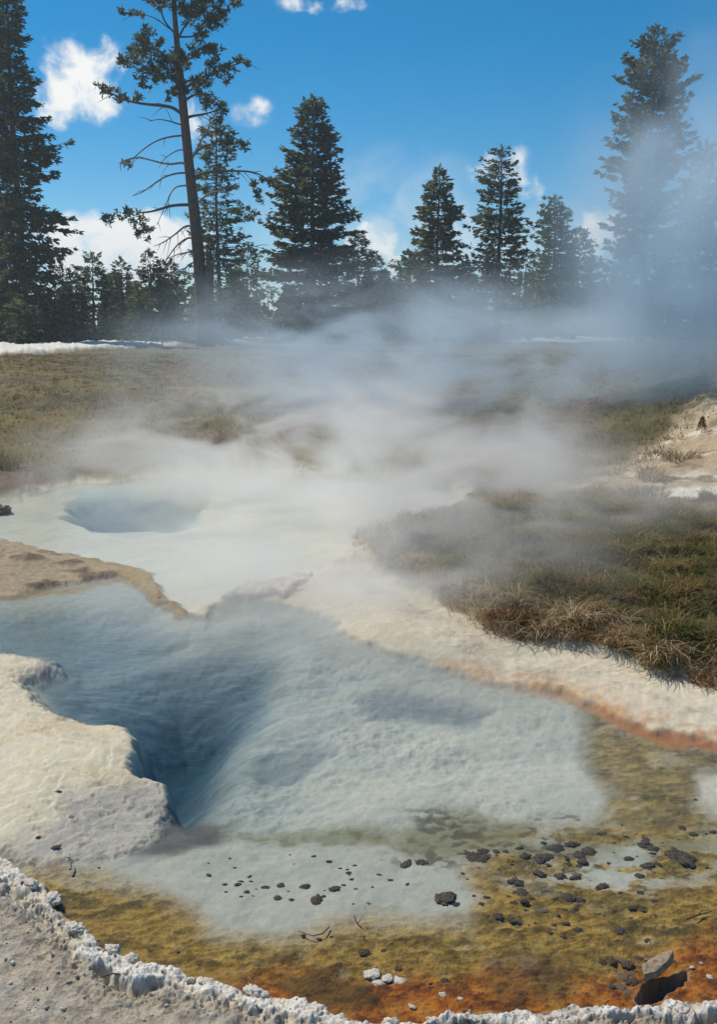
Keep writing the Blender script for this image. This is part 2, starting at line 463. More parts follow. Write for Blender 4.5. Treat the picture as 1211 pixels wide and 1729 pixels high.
def join(parts):
    Vs, Q, Tt, off = [], [], [], 0
    for V, F, cap in parts:
        Vs.append(V)
        Q.append(F + off)
        Tt.append(cap + off)
        off += len(V)
    return np.vstack(Vs), [np.vstack(Q), np.vstack(Tt)]


# ------------------------------------------------------------------ materials
def new_mat(name):
    m = bpy.data.materials.new(name)
    m.use_nodes = True
    nt = m.node_tree
    nt.nodes.clear()
    return m, nt, nt.nodes, nt.links


def nd(N, typ, **kw):
    n = N.new(typ)
    for k_, v_ in kw.items():
        if k_.startswith('i_'):
            n.inputs[k_[2:].replace('_', ' ')].default_value = v_
        else:
            setattr(n, k_, v_)
    return n


def ground_material():
    m, nt, N, L = new_mat('sinter_and_soil')
    out = nd(N, 'ShaderNodeOutputMaterial')
    b = nd(N, 'ShaderNodeBsdfPrincipled')
    b.inputs['Roughness'].default_value = .85
    b.inputs['Specular IOR Level'].default_value = .25
    at_ = nd(N, 'ShaderNodeAttribute', attribute_name='mineral')
    gr = nd(N, 'ShaderNodeAttribute', attribute_name='grain')
    tc = nd(N, 'ShaderNodeTexCoord')
    n1 = nd(N, 'ShaderNodeTexNoise')
    n1.inputs['Scale'].default_value = 22
    n1.inputs['Detail'].default_value = 9
    n1.inputs['Roughness'].default_value = .68
    n2 = nd(N, 'ShaderNodeTexNoise')
    n2.inputs['Scale'].default_value = 130
    n2.inputs['Detail'].default_value = 5
    n2.inputs['Roughness'].default_value = .7
    L.new(tc.outputs['Object'], n1.inputs['Vector'])
    L.new(tc.outputs['Object'], n2.inputs['Vector'])
    r1 = nd(N, 'ShaderNodeMapRange')
    r1.inputs['From Min'].default_value = .3
    r1.inputs['From Max'].default_value = .7
    r1.inputs['To Min'].default_value = .66
    r1.inputs['To Max'].default_value = 1.30
    L.new(n1.outputs['Fac'], r1.inputs['Value'])
    r2 = nd(N, 'ShaderNodeMapRange')
    r2.inputs['From Min'].default_value = .3
    r2.inputs['From Max'].default_value = .7
    r2.inputs['To Min'].default_value = .78
    r2.inputs['To Max'].default_value = 1.2
    L.new(n2.outputs['Fac'], r2.inputs['Value'])
    mu = nd(N, 'ShaderNodeMath', operation='MULTIPLY')
    L.new(r1.outputs[0], mu.inputs[0])
    L.new(r2.outputs[0], mu.inputs[1])
    # blend of 1 and the speckle by grain
    mx = nd(N, 'ShaderNodeMix', data_type='FLOAT')
    L.new(gr.outputs['Fac'], mx.inputs['Factor'])
    mx.inputs[2].default_value = 1.0
    L.new(mu.outputs[0], mx.inputs[3])
    sc = nd(N, 'ShaderNodeVectorMath', operation='SCALE')
    L.new(at_.outputs['Color'], sc.inputs[0])
    L.new(mx.outputs[0], sc.inputs['Scale'])
    L.new(sc.outputs[0], b.inputs['Base Color'])
    ad = nd(N, 'ShaderNodeMath', operation='MULTIPLY_ADD')
    L.new(n1.outputs['Fac'], ad.inputs[0])
    ad.inputs[1].default_value = 1.0
    h2 = nd(N, 'ShaderNodeMath', operation='MULTIPLY')
    L.new(n2.outputs['Fac'], h2.inputs[0])
    h2.inputs[1].default_value = .35
    L.new(h2.outputs[0], ad.inputs[2])
    bs = nd(N, 'ShaderNodeMath', operation='MULTIPLY')
    L.new(gr.outputs['Fac'], bs.inputs[0])
    bs.inputs[1].default_value = .9
    bp = nd(N, 'ShaderNodeBump')
    bp.inputs['Distance'].default_value = .02
    L.new(bs.outputs[0], bp.inputs['Strength'])
    L.new(ad.outputs[0], bp.inputs['Height'])
    L.new(bp.outputs[0], b.inputs['Normal'])
    L.new(b.outputs[0], out.inputs['Surface'])
    return m


def leaf_material(name, trans=.25, rough=.7):
    m, nt, N, L = new_mat(name)
    out = nd(N, 'ShaderNodeOutputMaterial')
    at_ = nd(N, 'ShaderNodeAttribute', attribute_name='tint')
    b = nd(N, 'ShaderNodeBsdfPrincipled')
    b.inputs['Roughness'].default_value = rough
    b.inputs['Specular IOR Level'].default_value = .3
    t = nd(N, 'ShaderNodeBsdfTranslucent')
    mx = nd(N, 'ShaderNodeMixShader')
    mx.inputs[0].default_value = trans
    L.new(at_.outputs['Color'], b.inputs['Base Color'])
    L.new(at_.outputs['Color'], t.inputs['Color'])
    L.new(b.outputs[0], mx.inputs[1])
    L.new(t.outputs[0], mx.inputs[2])
    L.new(mx.outputs[0], out.inputs['Surface'])
    return m


def rock_material(name, c1, c2, scale=30, bump=.6, rough=.85, dist=.01):
    m, nt, N, L = new_mat(name)
    out = nd(N, 'ShaderNodeOutputMaterial')
    b = nd(N, 'ShaderNodeBsdfPrincipled')
    b.inputs['Roughness'].default_value = rough
    b.inputs['Specular IOR Level'].default_value = .2
    tc = nd(N, 'ShaderNodeTexCoord')
    oi = nd(N, 'ShaderNodeObjectInfo')
    vm = nd(N, 'ShaderNodeVectorMath', operation='ADD')
    L.new(tc.outputs['Object'], vm.inputs[0])
    L.new(oi.outputs['Random'], vm.inputs[1])
    n = nd(N, 'ShaderNodeTexNoise')
    n.inputs['Scale'].default_value = scale
    n.inputs['Detail'].default_value = 7
    n.inputs['Roughness'].default_value = .65
    L.new(vm.outputs[0], n.inputs['Vector'])
    cr = nd(N, 'ShaderNodeValToRGB')
    cr.color_ramp.elements[0].position = .32
    cr.color_ramp.elements[0].color = (*c1, 1)
    cr.color_ramp.elements[1].position = .68
    cr.color_ramp.elements[1].color = (*c2, 1)
    L.new(n.outputs['Fac'], cr.inputs[0])
    L.new(cr.outputs[0], b.inputs['Base Color'])
    bp = nd(N, 'ShaderNodeBump')
    bp.inputs['Strength'].default_value = bump
    bp.inputs['Distance'].default_value = dist
    L.new(n.outputs['Fac'], bp.inputs['Height'])
    L.new(bp.outputs[0], b.inputs['Normal'])
    L.new(b.outputs[0], out.inputs['Surface'])
    return m


def water_material():
    m, nt, N, L = new_mat('hot_spring_water')
    out = nd(N, 'ShaderNodeOutputMaterial')
    tr = nd(N, 'ShaderNodeBsdfTransparent')
    gl = nd(N, 'ShaderNodeBsdfGlossy')
    gl.inputs['Roughness'].default_value = .08
    tc = nd(N, 'ShaderNodeTexCoord')
    mp = nd(N, 'ShaderNodeMapping')
    mp.inputs['Scale'].default_value = (1, 1.6, 1)
    L.new(tc.outputs['Object'], mp.inputs['Vector'])
    n = nd(N, 'ShaderNodeTexNoise')
    n.inputs['Scale'].default_value = 9
    n.inputs['Detail'].default_value = 4
    n.inputs['Roughness'].default_value = .6
    n.inputs['Distortion'].default_value = .4
    L.new(mp.outputs[0], n.inputs['Vector'])
    bp = nd(N, 'ShaderNodeBump')
    bp.inputs['Strength'].default_value = .30
    bp.inputs['Distance'].default_value = .02
    L.new(n.outputs['Fac'], bp.inputs['Height'])
    L.new(bp.outputs[0], gl.inputs['Normal'])
    ge = nd(N, 'ShaderNodeNewGeometry')
    dt = nd(N, 'ShaderNodeVectorMath', operation='DOT_PRODUCT')
    L.new(ge.outputs['Incoming'], dt.inputs[0])
    L.new(bp.outputs[0], dt.inputs[1])
    ab_ = nd(N, 'ShaderNodeMath', operation='ABSOLUTE')
    L.new(dt.outputs['Value'], ab_.inputs[0])
    om = nd(N, 'ShaderNodeMath', operation='SUBTRACT', use_clamp=True)
    om.inputs[0].default_value = 1.0
    L.new(ab_.outputs[0], om.inputs[1])
    pw = nd(N, 'ShaderNodeMath', operation='POWER')
    L.new(om.outputs[0], pw.inputs[0])
    pw.inputs[1].default_value = 5.0
    fr = nd(N, 'ShaderNodeMath', operation='MULTIPLY_ADD', use_clamp=True)
    L.new(pw.outputs[0], fr.inputs[0])
    fr.inputs[1].default_value = .9
    fr.inputs[2].default_value = .02
    mx = nd(N, 'ShaderNodeMixShader')
    L.new(fr.outputs[0], mx.inputs[0])
    L.new(tr.outputs[0], mx.inputs[1])
    L.new(gl.outputs[0], mx.inputs[2])
    L.new(mx.outputs[0], out.inputs['Surface'])
    ab = nd(N, 'ShaderNodeVolumeAbsorption')
    ab.inputs['Color'].default_value = (.34, .64, .74, 1)
    ab.inputs['Density'].default_value = .95
    L.new(ab.outputs[0], out.inputs['Volume'])
    return m


def steam_material(name, color, dens, nscale, lo, hi, aniso=.3, stretch=(1, 1, 1), low_heavy=0.0):
    """soft ellipsoid of droplets, thinning to nothing at its hull"""
    m, nt, N, L = new_mat(name)
    out = nd(N, 'ShaderNodeOutputMaterial')
    pv = nd(N, 'ShaderNodeVolumePrincipled')
    pv.inputs['Color'].default_value = (*color, 1)
    pv.inputs['Anisotropy'].default_value = aniso
    tc = nd(N, 'ShaderNodeTexCoord')
    ln = nd(N, 'ShaderNodeVectorMath', operation='LENGTH')
    L.new(tc.outputs['Object'], ln.inputs[0])
    fa = nd(N, 'ShaderNodeMapRange', interpolation_type='SMOOTHERSTEP')
    fa.inputs['From Min'].default_value = 1.0
    fa.inputs['From Max'].default_value = .15
    L.new(ln.outputs['Value'], fa.inputs['Value'])
    mp = nd(N, 'ShaderNodeMapping')
    mp.inputs['Scale'].default_value = stretch
    L.new(tc.outputs['Object'], mp.inputs['Vector'])
    n = nd(N, 'ShaderNodeTexNoise')
    n.inputs['Scale'].default_value = nscale
    n.inputs['Detail'].default_value = 5
    n.inputs['Roughness'].default_value = .58
    n.inputs['Distortion'].default_value = .9
    L.new(mp.outputs[0], n.inputs['Vector'])
    nr = nd(N, 'ShaderNodeMapRange', interpolation_type='SMOOTHSTEP')
    nr.inputs['From Min'].default_value = lo
    nr.inputs['From Max'].default_value = hi
    L.new(n.outputs['Fac'], nr.inputs['Value'])
    mu = nd(N, 'ShaderNodeMath', operation='MULTIPLY')
    L.new(fa.outputs[0], mu.inputs[0])
    L.new(nr.outputs[0], mu.inputs[1])
    m2 = nd(N, 'ShaderNodeMath', operation='MULTIPLY')
    L.new(mu.outputs[0], m2.inputs[0])
    m2.inputs[1].default_value = dens
    L.new(m2.outputs[0], pv.inputs['Density'])
    L.new(pv.outputs[0], out.inputs['Volume'])
    return m


def bark_material(name, c1, c2):
    m, nt, N, L = new_mat(name)
    out = nd(N, 'ShaderNodeOutputMaterial')
    b = nd(N, 'ShaderNodeBsdfPrincipled')
    b.inputs['Roughness'].default_value = .9
    tc = nd(N, 'ShaderNodeTexCoord')
    mp = nd(N, 'ShaderNodeMapping')
    mp.inputs['Scale'].default_value = (6, 6, 1.2)
    L.new(tc.outputs['Object'], mp.inputs['Vector'])
    n = nd(N, 'ShaderNodeTexNoise')
    n.inputs['Scale'].default_value = 2.2
    n.inputs['Detail'].default_value = 7
    L.new(mp.outputs[0], n.inputs['Vector'])
    cr = nd(N, 'ShaderNodeValToRGB')
    cr.color_ramp.elements[0].position = .35
    cr.color_ramp.elements[0].color = (*c1, 1)
    cr.color_ramp.elements[1].position = .65
    cr.color_ramp.elements[1].color = (*c2, 1)
    L.new(n.outputs['Fac'], cr.inputs[0])
    L.new(cr.outputs[0], b.inputs['Base Color'])
    bp = nd(N, 'ShaderNodeBump')
    bp.inputs['Strength'].default_value = .8
    bp.inputs['Distance'].default_value = .05
    L.new(n.outputs['Fac'], bp.inputs['Height'])
    L.new(bp.outputs[0], b.inputs['Normal'])
    L.new(b.outputs[0], out.inputs['Surface'])
    return m


MAT_GROUND = ground_material()
MAT_NEEDLE = leaf_material('conifer_needles', .50)
MAT_GRASS = leaf_material('dry_grass', .5)
MAT_WATER = water_material()
MAT_BARK = bark_material('bark', (.05, .037, .028), (.16, .115, .082))
MAT_DEAD = bark_material('weathered_wood', (.16, .14, .12), (.42, .38, .33))
MAT_DARKROCK = rock_material('wet_dark_stone', (.02, .014, .009), (.16, .115, .075), 3.0, .8, .8, .012)
MAT_CRUST = rock_material('white_sinter_crust', (.36, .31, .25), (.80, .75, .67), 3.2, .8, .9, .006)
MAT_SLAB = rock_material('tan_sinter_slab', (.17, .125, .08), (.42, .33, .225), 40, .9, .85)
MAT_GREYROCK = rock_material('grey_stone', (.15, .115, .085), (.36, .29, .215), 3.0, .8, .9, .02)

# ------------------------------------------------------------------ ground sheet
vs = np.concatenate([np.linspace(1990, 1740, 70), np.arange(1738, 549, -1.55)])
ys = []
for v_ in vs:
    ys.append(on(CX, v_)[1])
ys = np.array([-14, -9, -6, -4, -2.5, -1.2, -.3, .4, .9, 1.2, 1.4] + [y for y in ys if y > 1.5] + [650, 900])
us = np.concatenate([-np.geomspace(5000, 120, 70), np.arange(-110, 1322, 1.6), 1211 + np.geomspace(120, 5000, 70)])
deps = np.clip(ys, 1.5, None) * cp + CAM_H * sp
GX = (us[None, :] - CX) / FPX * deps[:, None]
GY = np.repeat(ys[:, None], len(us), 1)
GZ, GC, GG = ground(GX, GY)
nr_, nc_ = GX.shape
idx = np.arange(nr_ * nc_).reshape(nr_, nc_)
F = np.stack([idx[:-1, :-1], idx[:-1, 1:], idx[1:, 1:], idx[1:, :-1]], -1).reshape(-1, 4)
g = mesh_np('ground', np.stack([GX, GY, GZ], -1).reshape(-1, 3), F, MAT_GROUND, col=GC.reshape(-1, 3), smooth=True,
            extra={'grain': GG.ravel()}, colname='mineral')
tag(g, 'pale sinter flats, gravel and brown meadow soil', 'ground', kind='structure')


def gz(x, y):
    return float(ground(np.array([x]), np.array([y]))[0][0])


# ------------------------------------------------------------------ water: one closed body, its surface at level 0
x0, x1, y0, y1, zb = -9.0, 7.5, 1.9, 13.5, -3.4
wv = np.array([(x0, y0, 0), (x1, y0, 0), (x1, y1, 0), (x0, y1, 0), (x0, y0, zb), (x1, y0, zb), (x1, y1, zb), (x0, y1, zb)])
wf = np.array([(0, 1, 2, 3), (7, 6, 5, 4), (0, 4, 5, 1), (1, 5, 6, 2), (2, 6, 7, 3), (3, 7, 4, 0)])
w = mesh_np('water', wv, wf, MAT_WATER)
w.data.polygons.foreach_set('use_smooth', np.zeros(6, bool))
tag(w, 'clear blue hot spring water', 'water', kind='structure')


# ------------------------------------------------------------------ conifers
def needle_tris(P, D, Lg, W, side_rand, rg):
    """one pointed needle spray per row: base point P, direction D, length Lg, width W"""
    n = len(P)
    rv = rg.normal(size=(n, 3))
    S = np.cross(D, rv)
    S /= np.linalg.norm(S, axis=1)[:, None] + 1e-9
    mid = P + D * (Lg * .45)[:, None]
    V = np.stack([P - D * (Lg * .05)[:, None], mid + S * (W * .5)[:, None], P + D * Lg[:, None], mid - S * (W * .5)[:, None]], 1)
    return V.reshape(-1, 3)


def quads(n):
    return np.arange(n * 4).reshape(n, 4)


GREENS = np.array([[.082, .102, .052], [.12, .14, .058], [.165, .17, .08], [.058, .074, .042]])


def conifer(name, label, cat, u, y, vtop, prof, seed, group=None, vbase=None, dens=1.0, sprig=.5, gapp=.12, up=.15, warm=0.0, bright=1.0, trunk_lean=0.0, simple=False, crad=None, bare=0.0):
    """prof: rows (photo v, half width left, half width right) in photo pixels, top to bottom"""
    rg = np.random.default_rng(seed)
    base = at(u, 575, y)
    zb_ = gz(base[0], y)
    top = at(u, vtop, y)
    H = top[2] - zb_
    pxm = y / cp / FPX * 1.0
    zs_ = np.array([at(u, p[0], y)[2] - zb_ for p in prof])[::-1]
    wl = np.array([p[1] for p in prof])[::-1] * pxm
    wr = np.array([p[2] for p in prof])[::-1] * pxm
    root = empty(name, (base[0], y, zb_))
    tag(root, label, cat, group)
    # trunk
    hs = np.linspace(-.15, H * .985, 14)
    bend = trunk_lean * hs / H + .12 * np.sin(hs * .35 + seed) * (hs / H)
    tr = (crad or (.011 * H + .03)) * np.clip(1 - hs / H, .03, 1) ** .8
    tr[0] *= 1.35
    ax = np.interp
    V, Fq, cap = tube(np.stack([bend, 0 * hs, hs], -1), tr, 9)
    mesh_np('trunk', V, [Fq, cap], MAT_BARK, root, smooth=True)
    # boughs
    Pn, Dn, Ln, Wn, Tn = [], [], [], [], []
    limbs = []
    h = max(zs_[0], .2)
    while h < H * .99:
        whorl = rg.uniform(.72, 1.12)
        if rg.random() < gapp:
            whorl *= .55
        nb = int(rg.integers(5, 9))
        a0 = rg.random() * 6.28
        for bi in range(nb):
            az = a0 + bi / nb * 2 * np.pi + rg.normal() * .25
            hb = h + rg.normal() * .12
            if hb > H * .985 or hb < .1:
                continue
            l_, r_ = ax(hb, zs_, wl), ax(hb, zs_, wr)
            ca = math.cos(az)
            r = ((l_ + r_) / 2 + (r_ - l_) / 2 * ca) * whorl * rg.uniform(.75, 1.12) + .15
            if rg.random() < bare:
                continue
            f = hb / H
            rise = up + .55 * max(0, f - .55) - .35 * max(0, .6 - f)
            curve = .22 + rg.normal() * .06
            bx = ax(hb, hs, bend)
            s = np.linspace(.0, 1, 6)
            crv = lambda s: np.stack([bx + r * s * ca, r * s * math.sin(az), hb + r * (rise * s - .30 * s + curve * s * s)], -1)
            if r > .7:
                limbs.append(tube(crv(s), np.linspace(.012 + .012 * r, .008, 6), 4))
            ns = max(3, int(r / .20 * dens))
            ss = np.clip(rg.beta(1.6, 1.15, ns) * .9 + .1, 0, 1)
            ss[0] = 1
            pts = crv(ss)
            out = np.array([ca, math.sin(az), rise - .1])
            lat = np.array([-math.sin(az), ca, 0])
            kf = 5 if not simple else 3
            for q in range(kf):
                sgn = rg.uniform(-1, 1, ns)
                wid = (1 - ss) * .42 * r * .6 + .10
                off = lat[None] * (sgn * wid)[:, None]
                p = pts + off + rg.normal(size=(ns, 3)) * .07 + np.stack([0 * ss, 0 * ss, -np.abs(sgn) * wid * .25], -1)
                d = out[None] * 1.0 + lat[None] * (sgn * .9)[:, None] + rg.normal(size=(ns, 3)) * .33
                d[:, 2] -= rg.uniform(-.15, .45, ns)
                d /= np.linalg.norm(d, axis=1)[:, None]
                ln = sprig * rg.uniform(.55, 1.25, ns) * (1 - .25 * ss) * (.6 + .4 * min(1, r / 1.5))
                Pn.append(p)
                Dn.append(d)
                Ln.append(ln)
                Wn.append(ln * rg.uniform(.28, .46, ns))
                Tn.append(np.repeat(rg.normal() * .18, ns) + rg.normal(size=ns) * .16)
        h += rg.uniform(.30, .52) * (1.0 if not simple else 1.4) / max(.6, dens) ** .5
    # leader
    k = 26
    Pn.append(np.stack([np.full(k, bend[-1]), np.zeros(k), np.linspace(H * .93, H, k)], -1))
    dd = rg.normal(size=(k, 3)) * .6
    dd[:, 2] = np.abs(dd[:, 2]) + .5
    Dn.append(dd / np.linalg.norm(dd, axis=1)[:, None])
    Ln.append(np.full(k, sprig * .7))
    Wn.append(np.full(k, sprig * .2))
    Tn.append(rg.normal(size=k) * .1)
    P, D, Lg, W, T = np.vstack(Pn), np.vstack(Dn), np.concatenate(Ln), np.concatenate(Wn), np.concatenate(Tn)
    V = needle_tris(P, D, Lg, W, 0, rg)
    n = len(P)
    gi = rg.integers(0, len(GREENS), n)
    col = GREENS[gi] * (1 + np.clip(T, -.6, .9))[:, None] * bright
    if warm:
        wmix = (rg.random(n) < warm)[:, None]
        col = np.where(wmix, np.array([.11, .05, .025]) * (1 + T[:, None] * .6), col)
    col = np.repeat(np.clip(col, .008, .3), 4, 0)
    mesh_np('crown', V, quads(n), MAT_NEEDLE, root, col=col)
    if len(limbs) > 8 and not simple and vtop < 395:
        V, Fg = join(limbs)
        mesh_np('boughs', V, Fg, MAT_BARK, root, smooth=True)
    return root


conifer('spruce_tree', 'tall dense dark spruce at the left edge, its crown reaching over the white cloud', 'tree', 44, 86, -90,
        [(-90, 2, 2), (0, 24, 24), (60, 26, 24), (150, 32, 38), (210, 36, 52), (240, 36, 70), (290, 36, 64), (350, 34, 78), (410, 28, 98), (450, 26, 62), (500, 22, 36), (560, 26, 34)], 11, sprig=.62, gapp=.28, dens=1.0, crad=.42, up=.05)
conifer('spruce_tree', 'second tall spruce cut by the left edge, its bare trunk just beside the first', 'tree', 14, 92, -60,
        [(-60, 2, 2), (20, 30, 22), (150, 50, 28), (300, 70, 30), (420, 80, 34), (500, 70, 50), (570, 60, 60)], 12, sprig=.62, gapp=.25, dens=.8, crad=.36, up=.05)
conifer('spruce_tree', 'slender hazy spruce standing right behind the tall pine trunk', 'tree', 372, 104, 190,
        [(190, 3, 3), (225, 24, 24), (300, 38, 34), (360, 46, 44), (420, 44, 56), (480, 56, 60), (560, 62, 62)], 13, sprig=.6, gapp=.25, dens=.62, bright=1.15)
conifer('spruce_tree', 'full dark cone shaped spruce between the pine and the middle of the wood', 'tree', 530, 90, 162,
        [(162, 2, 3), (180, 16, 16), (230, 30, 32), (280, 44, 40), (310, 66, 46), (335, 78, 60), (370, 60, 66), (400, 76, 62), (450, 80, 72), (500, 84, 80), (560, 80, 76)], 14, sprig=.62, gapp=.08, dens=1.15, warm=.03, crad=.3)
conifer('spruce_tree', 'sharp pointed olive spruce with a single thin spire, alone in the middle gap', 'tree', 737, 96, 280,
        [(280, 2, 2), (300, 8, 8), (330, 22, 20), (370, 30, 32), (400, 40, 38), (425, 56, 42), (460, 66, 52), (500, 62, 56), (560, 60, 60)], 15, sprig=.6, gapp=.1, dens=1.1, bright=1.25, crad=.26)
conifer('spruce_tree', 'open crowned spruce with light showing round its trunk and a bushy top', 'tree', 839, 94, 248,
        [(248, 5, 8), (262, 20, 18), (300, 46, 28), (330, 50, 34), (370, 48, 52), (420, 50, 54), (460, 54, 44), (500, 60, 56), (560, 62, 60)], 16, sprig=.6, gapp=.3, dens=.72, crad=.3, bright=1.1)
conifer('spruce_tree', 'narrow grey spruce faded by steam, right of the open crowned spruce', 'tree', 930, 118, 330,
        [(330, 4, 4), (350, 20, 18), (400, 26, 26), (450, 36, 36), (560, 46, 46)], 17, sprig=.62, gapp=.1, dens=.9, bright=1.3)
conifer('spruce_tree', 'short pyramid spruce faded by steam, left of the tall right hand spruce', 'tree', 972, 120, 384,
        [(384, 3, 3), (410, 18, 18), (450, 34, 34), (560, 50, 50)], 18, sprig=.62, gapp=.05, dens=1.0, bright=1.3)
conifer('spruce_tree', 'tallest spruce at the right with rusty tips, its foot lost in steam', 'tree', 1082, 88, 42,
        [(42, 2, 4), (60, 12, 14), (90, 30, 34), (120, 46, 40), (150, 48, 66), (180, 40, 60), (220, 62, 62), (245, 72, 66), (280, 60, 58), (300, 70, 50), (340, 66, 50), (400, 60, 56), (560, 66, 66)], 19, sprig=.66, gapp=.22, dens=.95, warm=.14, crad=.34, up=.32)
conifer('spruce_tree', 'tall ghostly spruce at the right edge, almost hidden by steam', 'tree', 1172, 104, 236,
        [(236, 3, 3), (270, 26, 22), (330, 40, 40), (400, 50, 50), (560, 60, 60)], 20, sprig=.66, gapp=.15, dens=.85, warm=.08)
conifer('spruce_tree', 'small round shouldered spruce at the right flank of the full dark spruce', 'tree', 606, 100, 396,
        [(396, 4, 4), (420, 18, 18), (470, 30, 34), (560, 40, 44)], 21, sprig=.6, dens=.95, bright=1.15)
conifer('spruce_tree', 'low spruce standing on the right of the white cloud patch by the centre', 'tree', 636, 112, 432,
        [(432, 3, 3), (470, 16, 16), (560, 34, 34)], 22, sprig=.6, dens=.95, bright=1.2)
conifer('spruce_tree', 'thin greyish spruce in the gap between hazy spruce and full dark spruce', 'tree', 420, 112, 412,
        [(412, 3, 3), (440, 18, 18), (500, 26, 26), (560, 34, 34)], 23, sprig=.62, dens=.75, bright=1.2)
conifer('fir_tree', 'short bushy fir in front of the low left cloud with a rounded top', 'tree', 160, 98, 428,
        [(428, 5, 5), (445, 18, 16), (470, 24, 26), (510, 34, 36), (575, 44, 48)], 24, sprig=.6, dens=.95, crad=.16)
conifer('fir_tree', 'small pointed fir against the low left cloud with a narrow spire', 'tree', 208, 104, 436,
        [(436, 3, 3), (460, 12, 12), (490, 22, 22), (575, 34, 34)], 25, sprig=.58, dens=1.0, crad=.14)
conifer('fir_tree', 'twin topped dark fir left of the pine trunk', 'tree', 258, 90, 424,
        [(424, 3, 3), (450, 12, 16), (480, 28, 30), (530, 38, 42), (580, 40, 44)], 26, sprig=.6, dens=1.1, crad=.14)
conifer('fir_tree', 'broad dark fir touching the pine trunk', 'tree', 294, 93, 440,
        [(440, 4, 4), (465, 18, 16), (510, 34, 30), (578, 44, 36)], 27, sprig=.6, dens=1.1, crad=.14)
conifer('fir_tree', 'leaning low fir under the right side of the left edge spruce', 'tree', 112, 96, 448,
        [(448, 8, 6), (480, 22, 22), (530, 34, 34), (578, 40, 40)], 28, sprig=.6, dens=.95, crad=.16)
conifer('fir_tree', 'small fir with a flat shaded top beside the short bushy fir', 'tree', 134, 108, 462,
        [(462, 5, 5), (490, 20, 20), (575, 36, 36)], 29, sprig=.6, dens=.9, crad=.13)
conifer('fir_tree', 'young fir growing at the foot of the pine on its steam side', 'tree', 376, 84, 490,
        [(490, 6, 6), (520, 24, 24), (585, 40, 36)], 30, sprig=.55, dens=1.0, crad=.12)
conifer('fir_tree', 'low spreading fir at the foot of the left edge spruce', 'tree', 62, 82, 486,
        [(486, 8, 8), (520, 40, 44), (580, 60, 62)], 31, sprig=.6, dens=1.0, crad=.14)
conifer('fir_tree', 'squat fir left of the twin topped dark fir', 'tree', 236, 86, 496,
        [(496, 8, 8), (530, 26, 26), (582, 36, 36)], 32, sprig=.55, dens=1.0, crad=.12)
for i, (u_, vt, wd, yy) in enumerate([(455, 470, 34, 108), (490, 500, 36, 100), (570, 480, 40, 106), (664, 470, 30, 112), (690, 492, 34, 104), (786, 455, 30, 116), (806, 480, 32, 108), (884, 424, 28, 114), (905, 462, 34, 106), (1008, 436, 38, 118),
                                      (1040, 470, 42, 108), (1130, 420, 44, 112), (1210, 430, 46, 108), (950, 480, 40, 104)]):
    conifer('fir_tree', 'small conifer blurred by steam in the low dark row beneath the taller spruces', 'tree', u_, yy, vt,
            [(vt, 3, 3), (vt + 25, wd * .45, wd * .45), (vt + 60, wd * .8, wd * .8), (578, wd, wd)], 60 + i, 'low steam veiled conifers along the wood edge', sprig=.62, dens=.85, simple=True, bright=1.15)

# wood behind: reads as one mass
Vs, Cs = [], []
rgw = np.random.default_rng(99)
for i in range(150):
    x = rgw.uniform(-85, 85)
    y = rgw.uniform(128, 175)
    Ht = rgw.uniform(3.5, 9.0) * (y / 140)
    n = 420
    f = rgw.random(n) ** .8
    rad = (1 - f) * Ht * .26 + .1
    az = rgw.random(n) * 6.28
    rr = rad * np.sqrt(rgw.random(n)) * rgw.uniform(.8, 1.1, n)
    P = np.stack([x + rr * np.cos(az), y + rr * np.sin(az), .2 + f * Ht], -1)
    D = np.stack([np.cos(az), np.sin(az), rgw.uniform(-.5, .3, n)], -1)
    D /= np.linalg.norm(D, axis=1)[:, None]
    ln = rgw.uniform(.6, 1.2, n)
    Vs.append(needle_tris(P, D, ln, ln * .5, 0, rgw))
    Cs.append(np.repeat(GREENS[rgw.integers(0, 4, n)] * rgw.uniform(.7, 1.5, n)[:, None], 4, 0))
V = np.vstack(Vs)
o = mesh_np('forest', V, quads(len(V) // 4), MAT_NEEDLE, col=np.vstack(Cs))
tag(o, 'dark mass of far conifers filling the gaps behind the first row', 'forest', kind='stuff')

# ------------------------------------------------------------------ the tall half-bare pine
YP = 78.0
pb = at(346, 592, YP)
pbz = gz(pb[0], YP)
pine = empty('pine_tree', (pb[0], YP, pbz))
tag(pine, 'tall leaning pine with bare drooping lower branches and a ragged dark top', 'tree')
rp = np.random.default_rng(501)


def pl(u, v, dy=0.0):
    p = at(u, v, YP + dy)
    return p - np.array([pb[0], YP, pbz])


tk = [(347, 600, 20), (345, 560, 15.5), (341, 500, 12.5), (335, 430, 11), (327, 350, 10), (319, 280, 9), (311, 200, 8), (305, 140, 7), (299, 80, 5.5), (295, 30, 4.5), (291, -30, 3.6), (288, -80, 2.4), (286, -110, 1)]
pxm = YP / cp / FPX
V, Fq, cap = tube([pl(a, b) for a, b, c in tk], [c * .86 * pxm for a, b, c in tk], 12)
mesh_np('trunk', V, [Fq, cap], MAT_BARK, pine, smooth=True)


def tpos(v):
    vv = [t[1] for t in tk][::-1]
    return np.interp(v, vv, [t[0] for t in tk][::-1])


